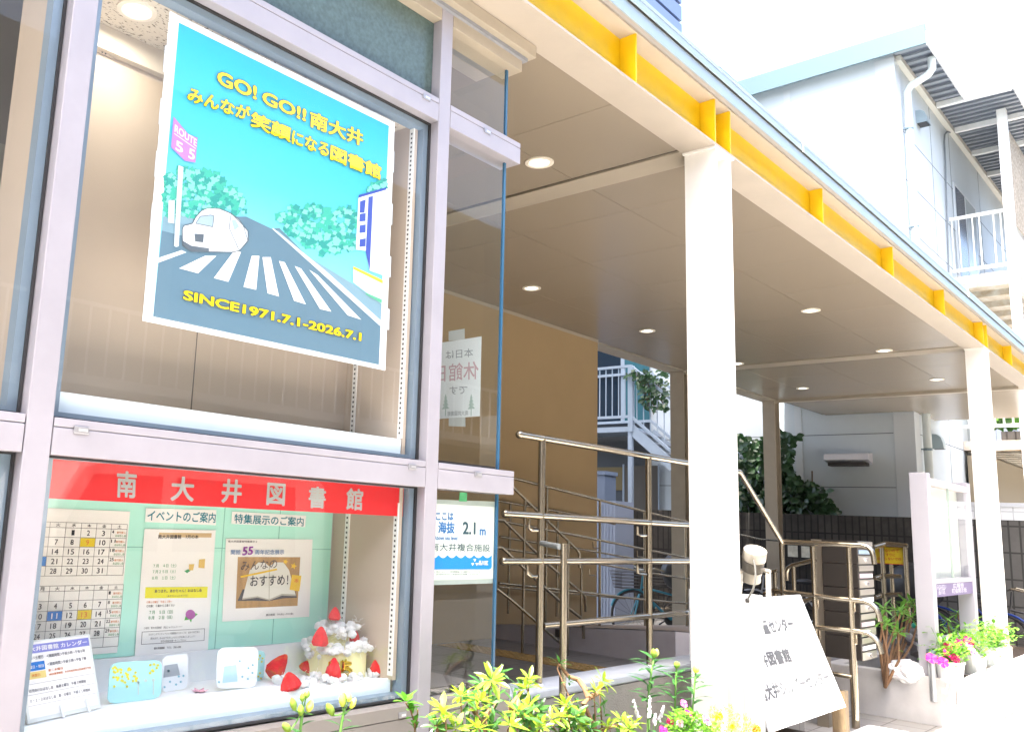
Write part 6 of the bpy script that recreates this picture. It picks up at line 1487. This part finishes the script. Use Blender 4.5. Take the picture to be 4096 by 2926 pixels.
vv = vinca('vinca', 'pink and magenta vinca in flower at the foot of the white column', bv, [(V(715, 1350, 1.76), .024, M_pink), (V(300, 1200, 1.80), .018, M_mag), (V(200, 975, 1.86), .018, M_pink), (V(110, 1420, 1.8), .018, M_pale), (W(*zt6(1890, 1195), y=1.84), .016, M_mag), (W(*zt6(1960, 1203), y=1.84), .015, M_pale), (W(*zt6(1845, 1258), y=1.8), .020, M_mag)], (.11, .05, .15), 330, 61)
rnd.seed(66); g = MB(); k = 0
vpoly = [(-150, 1250), (60, 1050), (250, 1130), (420, 1230), (560, 1180), (700, 1330), (900, 1420), (980, 1700), (-200, 1700)]
while k < 420:
    u, v = rnd.uniform(-200, 980), rnd.uniform(1040, 1700)
    if not inpoly((u, v), vpoly): continue
    p = V(u, v, rnd.uniform(1.76, 1.93)); d = Vector((rnd.gauss(0, 1), rnd.gauss(-.3, .8), rnd.uniform(-.1, .9))); l = .034 * rnd.uniform(.7, 1.3); leaf(g, p, d, Vector((0, 0, 1)), l, l * .40, .25); k += 1
g.build('upper_leaves', M_vleaf, vv)
# marigold with fine foliage
M_mg_ = mat('marigold_yellow', (.80, .46, .0), .7, col2=(.85, .58, .01), nscale=90, translucent=.2); M_mgo = mat('marigold_orange', (.75, .22, .0), .7, translucent=.2); M_fine = leafmat('marigold_leaf', (.34, .46, .07), (.18, .34, .04), .35, .5, 40)
bm = V(1350, 1700, 1.80); bm.z = .42; rnd.seed(63)
mgd = thing('marigold', 'yellow and orange marigolds with feathery leaves before the white side board', 'flowering plant', bm); g = MB()
for i in range(900):
    u = rnd.uniform(780, 1930); lim = 1000 + 240 * abs((u - 1300) / 500) ** 1.2 if u < 1300 else 1230 + max(0, u - 1550) * .8
    if u < 1000: lim = 1080
    v = rnd.uniform(lim, 1680); p = V(u, v, rnd.uniform(1.72, 1.88)); d = Vector((rnd.gauss(0, .8), rnd.gauss(-.2, .7), rnd.uniform(.1, 1))); leaf(g, p, d, Vector((0, 0, 1)), rnd.uniform(.012, .026), .005, .1)
g.build('leaves', M_fine, mgd)
def pompon(c, r, m):
    g = MB(); n = 60
    for i in range(n):
        th = math.acos(1 - 1.5 * (i + .5) / n); ph = i * 2.4; d = Vector((math.sin(th) * math.cos(ph), math.sin(th) * math.sin(ph), math.cos(th))); leaf(g, c + d * r * .35, d, Vector((0, 0, 1)), r * .85, r * .55, .4)
    g.build('bloom', m, mgd)
pompon(V(1005, 1270, 1.78), .019, M_mg_); pompon(V(1860, 1560, 1.76), .020, M_mgo); pompon(V(1300, 1500, 1.78), .012, M_mg_)
# potted plants and shrubs in the far planter
zp = Z(3300, 2526, .35)
M_potw = mat('white_plastic_pot', (.74, .76, .76), .45)
def pot(lb, a, b, y, r, h, blooms, n, ext, seed, box=False):
    c = W(*zp(a, b), y=y); c.z = max(.272, c.z); t = vinca('potted_flowers', lb, c + Vector((0, 0, h)), blooms, ext, n, seed, .06); BASE[t.name] = Vector(t.location)
    g = MB()
    if box: g.box(c.x - r * 1.8, c.x + r * 1.8, c.y - r, c.y + r, c.z, c.z + h)
    else: g.lathe(c, [(0, 0), (r * .78, 0), (r, h), (r * 1.06, h), (r * 1.06, h + .015), (r * .92, h + .012), (r * .9, h - .01), (0, h - .012)], 22)
    g.build('pot', M_potw, t); return t
def zv(a, b, y): return W(*zp(a, b), y=y)
pot('white pot of magenta vinca left of the notice board glass', 1435, 572, 2.0, .11, .16, [(zv(1220, 300, 1.95), .045, M_mag), (zv(1350, 345, 1.92), .045, M_mag), (zv(1400, 175, 2.0), .042, M_mag), (zv(1395, 245, 1.98), .04, M_mag), (zv(1490, 300, 1.93), .04, M_mag), (zv(1530, 330, 1.93), .04, M_pale)], 260, (.14, .08, .20), 71)
pot('white pot of pale pink vinca under the notice board', 1715, 470, 2.0, .10, .15, [(zv(1640, 105, 2.0), .05, M_mag), (zv(1655, 170, 1.98), .05, M_pink), (zv(1740, 155, 1.98), .05, M_pale), (zv(1710, 245, 1.95), .045, M_pale), (zv(1520, 120, 2.05), .035, M_mag)], 300, (.16, .08, .24), 72)
pot('white trough of green foliage beside the far white column', 1970, 370, 2.0, .10, .17, [(zv(2050, 230, 1.97), .04, M_mg_)], 300, (.20, .07, .20), 73, True)
def rhodo(lb, tips, root, y, seed, L=.10):
    rnd.seed(seed); r0 = W(*root, y=y); r0.z = .27; t = thing('rhododendron', lb, 'shrub', r0, 'shrubs in the far planter'); g, gb = MB(), MB()
    for u, v in tips:
        p = W(u, v, y=y + rnd.uniform(-.1, .1)); whorl(g, p, 12, L, rad(95), Vector((rnd.gauss(0, .3), rnd.gauss(0, .3), 1)), .26); m = p.lerp(r0, .5) + Vector((rnd.uniform(-.1, .1), rnd.uniform(-.05, .05), 0)); gb.tube([r0, m, p], [.014, .010, .005], 6)
    g.build('leaves', leafmat('rhodo_leaf', (.13, .30, .04), (.06, .18, .03), .3, .4, 12), t); gb.build('branches', M_wood, t)
rhodo('leggy green shrub between the mail boxes and the bicycles', [z5(*q) for q in ((1260, 920), (1400, 950), (1470, 930), (1540, 850), (1590, 830), (1650, 850), (1740, 890), (1590, 1040), (1470, 970), (1440, 1230), (1300, 1110), (1210, 1100), (1270, 1160))], z5(1250, 1560), 2.45, 81)
rhodo('green shrub growing between the two notice board posts', [(3790, 2480), (3810, 2520), (3830, 2450), (3850, 2500), (3800, 2560), (3850, 2560), (3875, 2545), (3940, 2530), (3960, 2560)], (3835, 2640), 2.35, 82)

# ================================================================ STREET SIDE BEHIND THE CAMERA (seen mirrored in the glass)
ob = thing('opposite_building', 'brown tiled apartment building across the street with balcony rails', 'building', (4, -8, 0))
M_tile = brickmat('brown_tile', (.13, .105, .08), (.15, .125, .095), (.08, .07, .06), .22, .07, .006, .6, .5, 'XZ', .2)
g = MB(); g.box(-40, 70, -14, -8, 0, 8.5); g.build('wall', M_tile, ob)
for i in range(7):
    x = -10 + i * 4.4
    for z in (1.2, 4.2):
        g = MB(); g.box(x, x + 1.8, -7.99, -7.95, z, z + 1.6); o = g.build('window', mat('dark_glass', (.05, .075, .11), .1), ob)
for z in (3.3,):
    g = MB(); g.box(-14, 22, -7.95, -7.1, z - .15, z); g.build('balcony_slab', M_conc, ob)
    g = MB(); g.box(-14, 22, -7.15, -7.1, z + 1.0, z + 1.05)
    for i in range(120): g.box(-14 + i * .3, -14 + i * .3 + .03, -7.13, -7.11, z, z + 1.0)
    g.build('balcony_railing', M_steelw, ob)
vn = thing('parked_van', 'small white van parked at the kerb across the street', 'van', (5, -3.2, 0))
M_van = mat('van_white', (.80, .79, .76), .3, coat=.5)
prof = [(3.0, .35), (3.02, .95), (3.12, 1.05), (3.55, 1.86), (3.75, 1.92), (6.2, 1.90), (6.35, 1.80), (6.4, .35)]
g = MB(); g.slab([(x, -2.5, z) for x, z in prof], (0, -1.45, 0)); g.build('body', M_van, vn, bevel=.06)
M_vg = mat('van_glass', (.02, .025, .03), .05)
for pts in ([(3.35, 1.12), (3.68, 1.76), (4.35, 1.78), (4.35, 1.12)], [(4.5, 1.12), (4.5, 1.78), (5.9, 1.77), (5.95, 1.12)]):
    g = MB(); g.slab([(x, -2.495, z) for x, z in pts], (0, -.02, 0)); g.build('window', M_vg, vn)
for x in (3.7, 5.7):
    g = MB(); g.lathe((x, -2.49, .29), [(0, 0), (.18, 0), (.19, .01), (.28, .01), (.29, -.02), (.29, -.2)], 26, (0, 1, 0)); g.build('wheel', M_black, vn)
g = MB(); g.box(3.30, 3.38, -2.48, -2.30, 1.1, 1.3); g.build('mirror', M_van, vn, bevel=.02)

ub = thing('shade_block', 'tall plain unseen block added above the canopy to shade the rear yard', 'building', (0, 9, 4))  # unseen mass, added and sized so the stair and yard fall into shade
g = MB(); g.box(-12, 8.8, 5.62, 15, 4.2, 24); g.build('wall', mat('shade_block_wall', (.5, .47, .42), .8), ub)
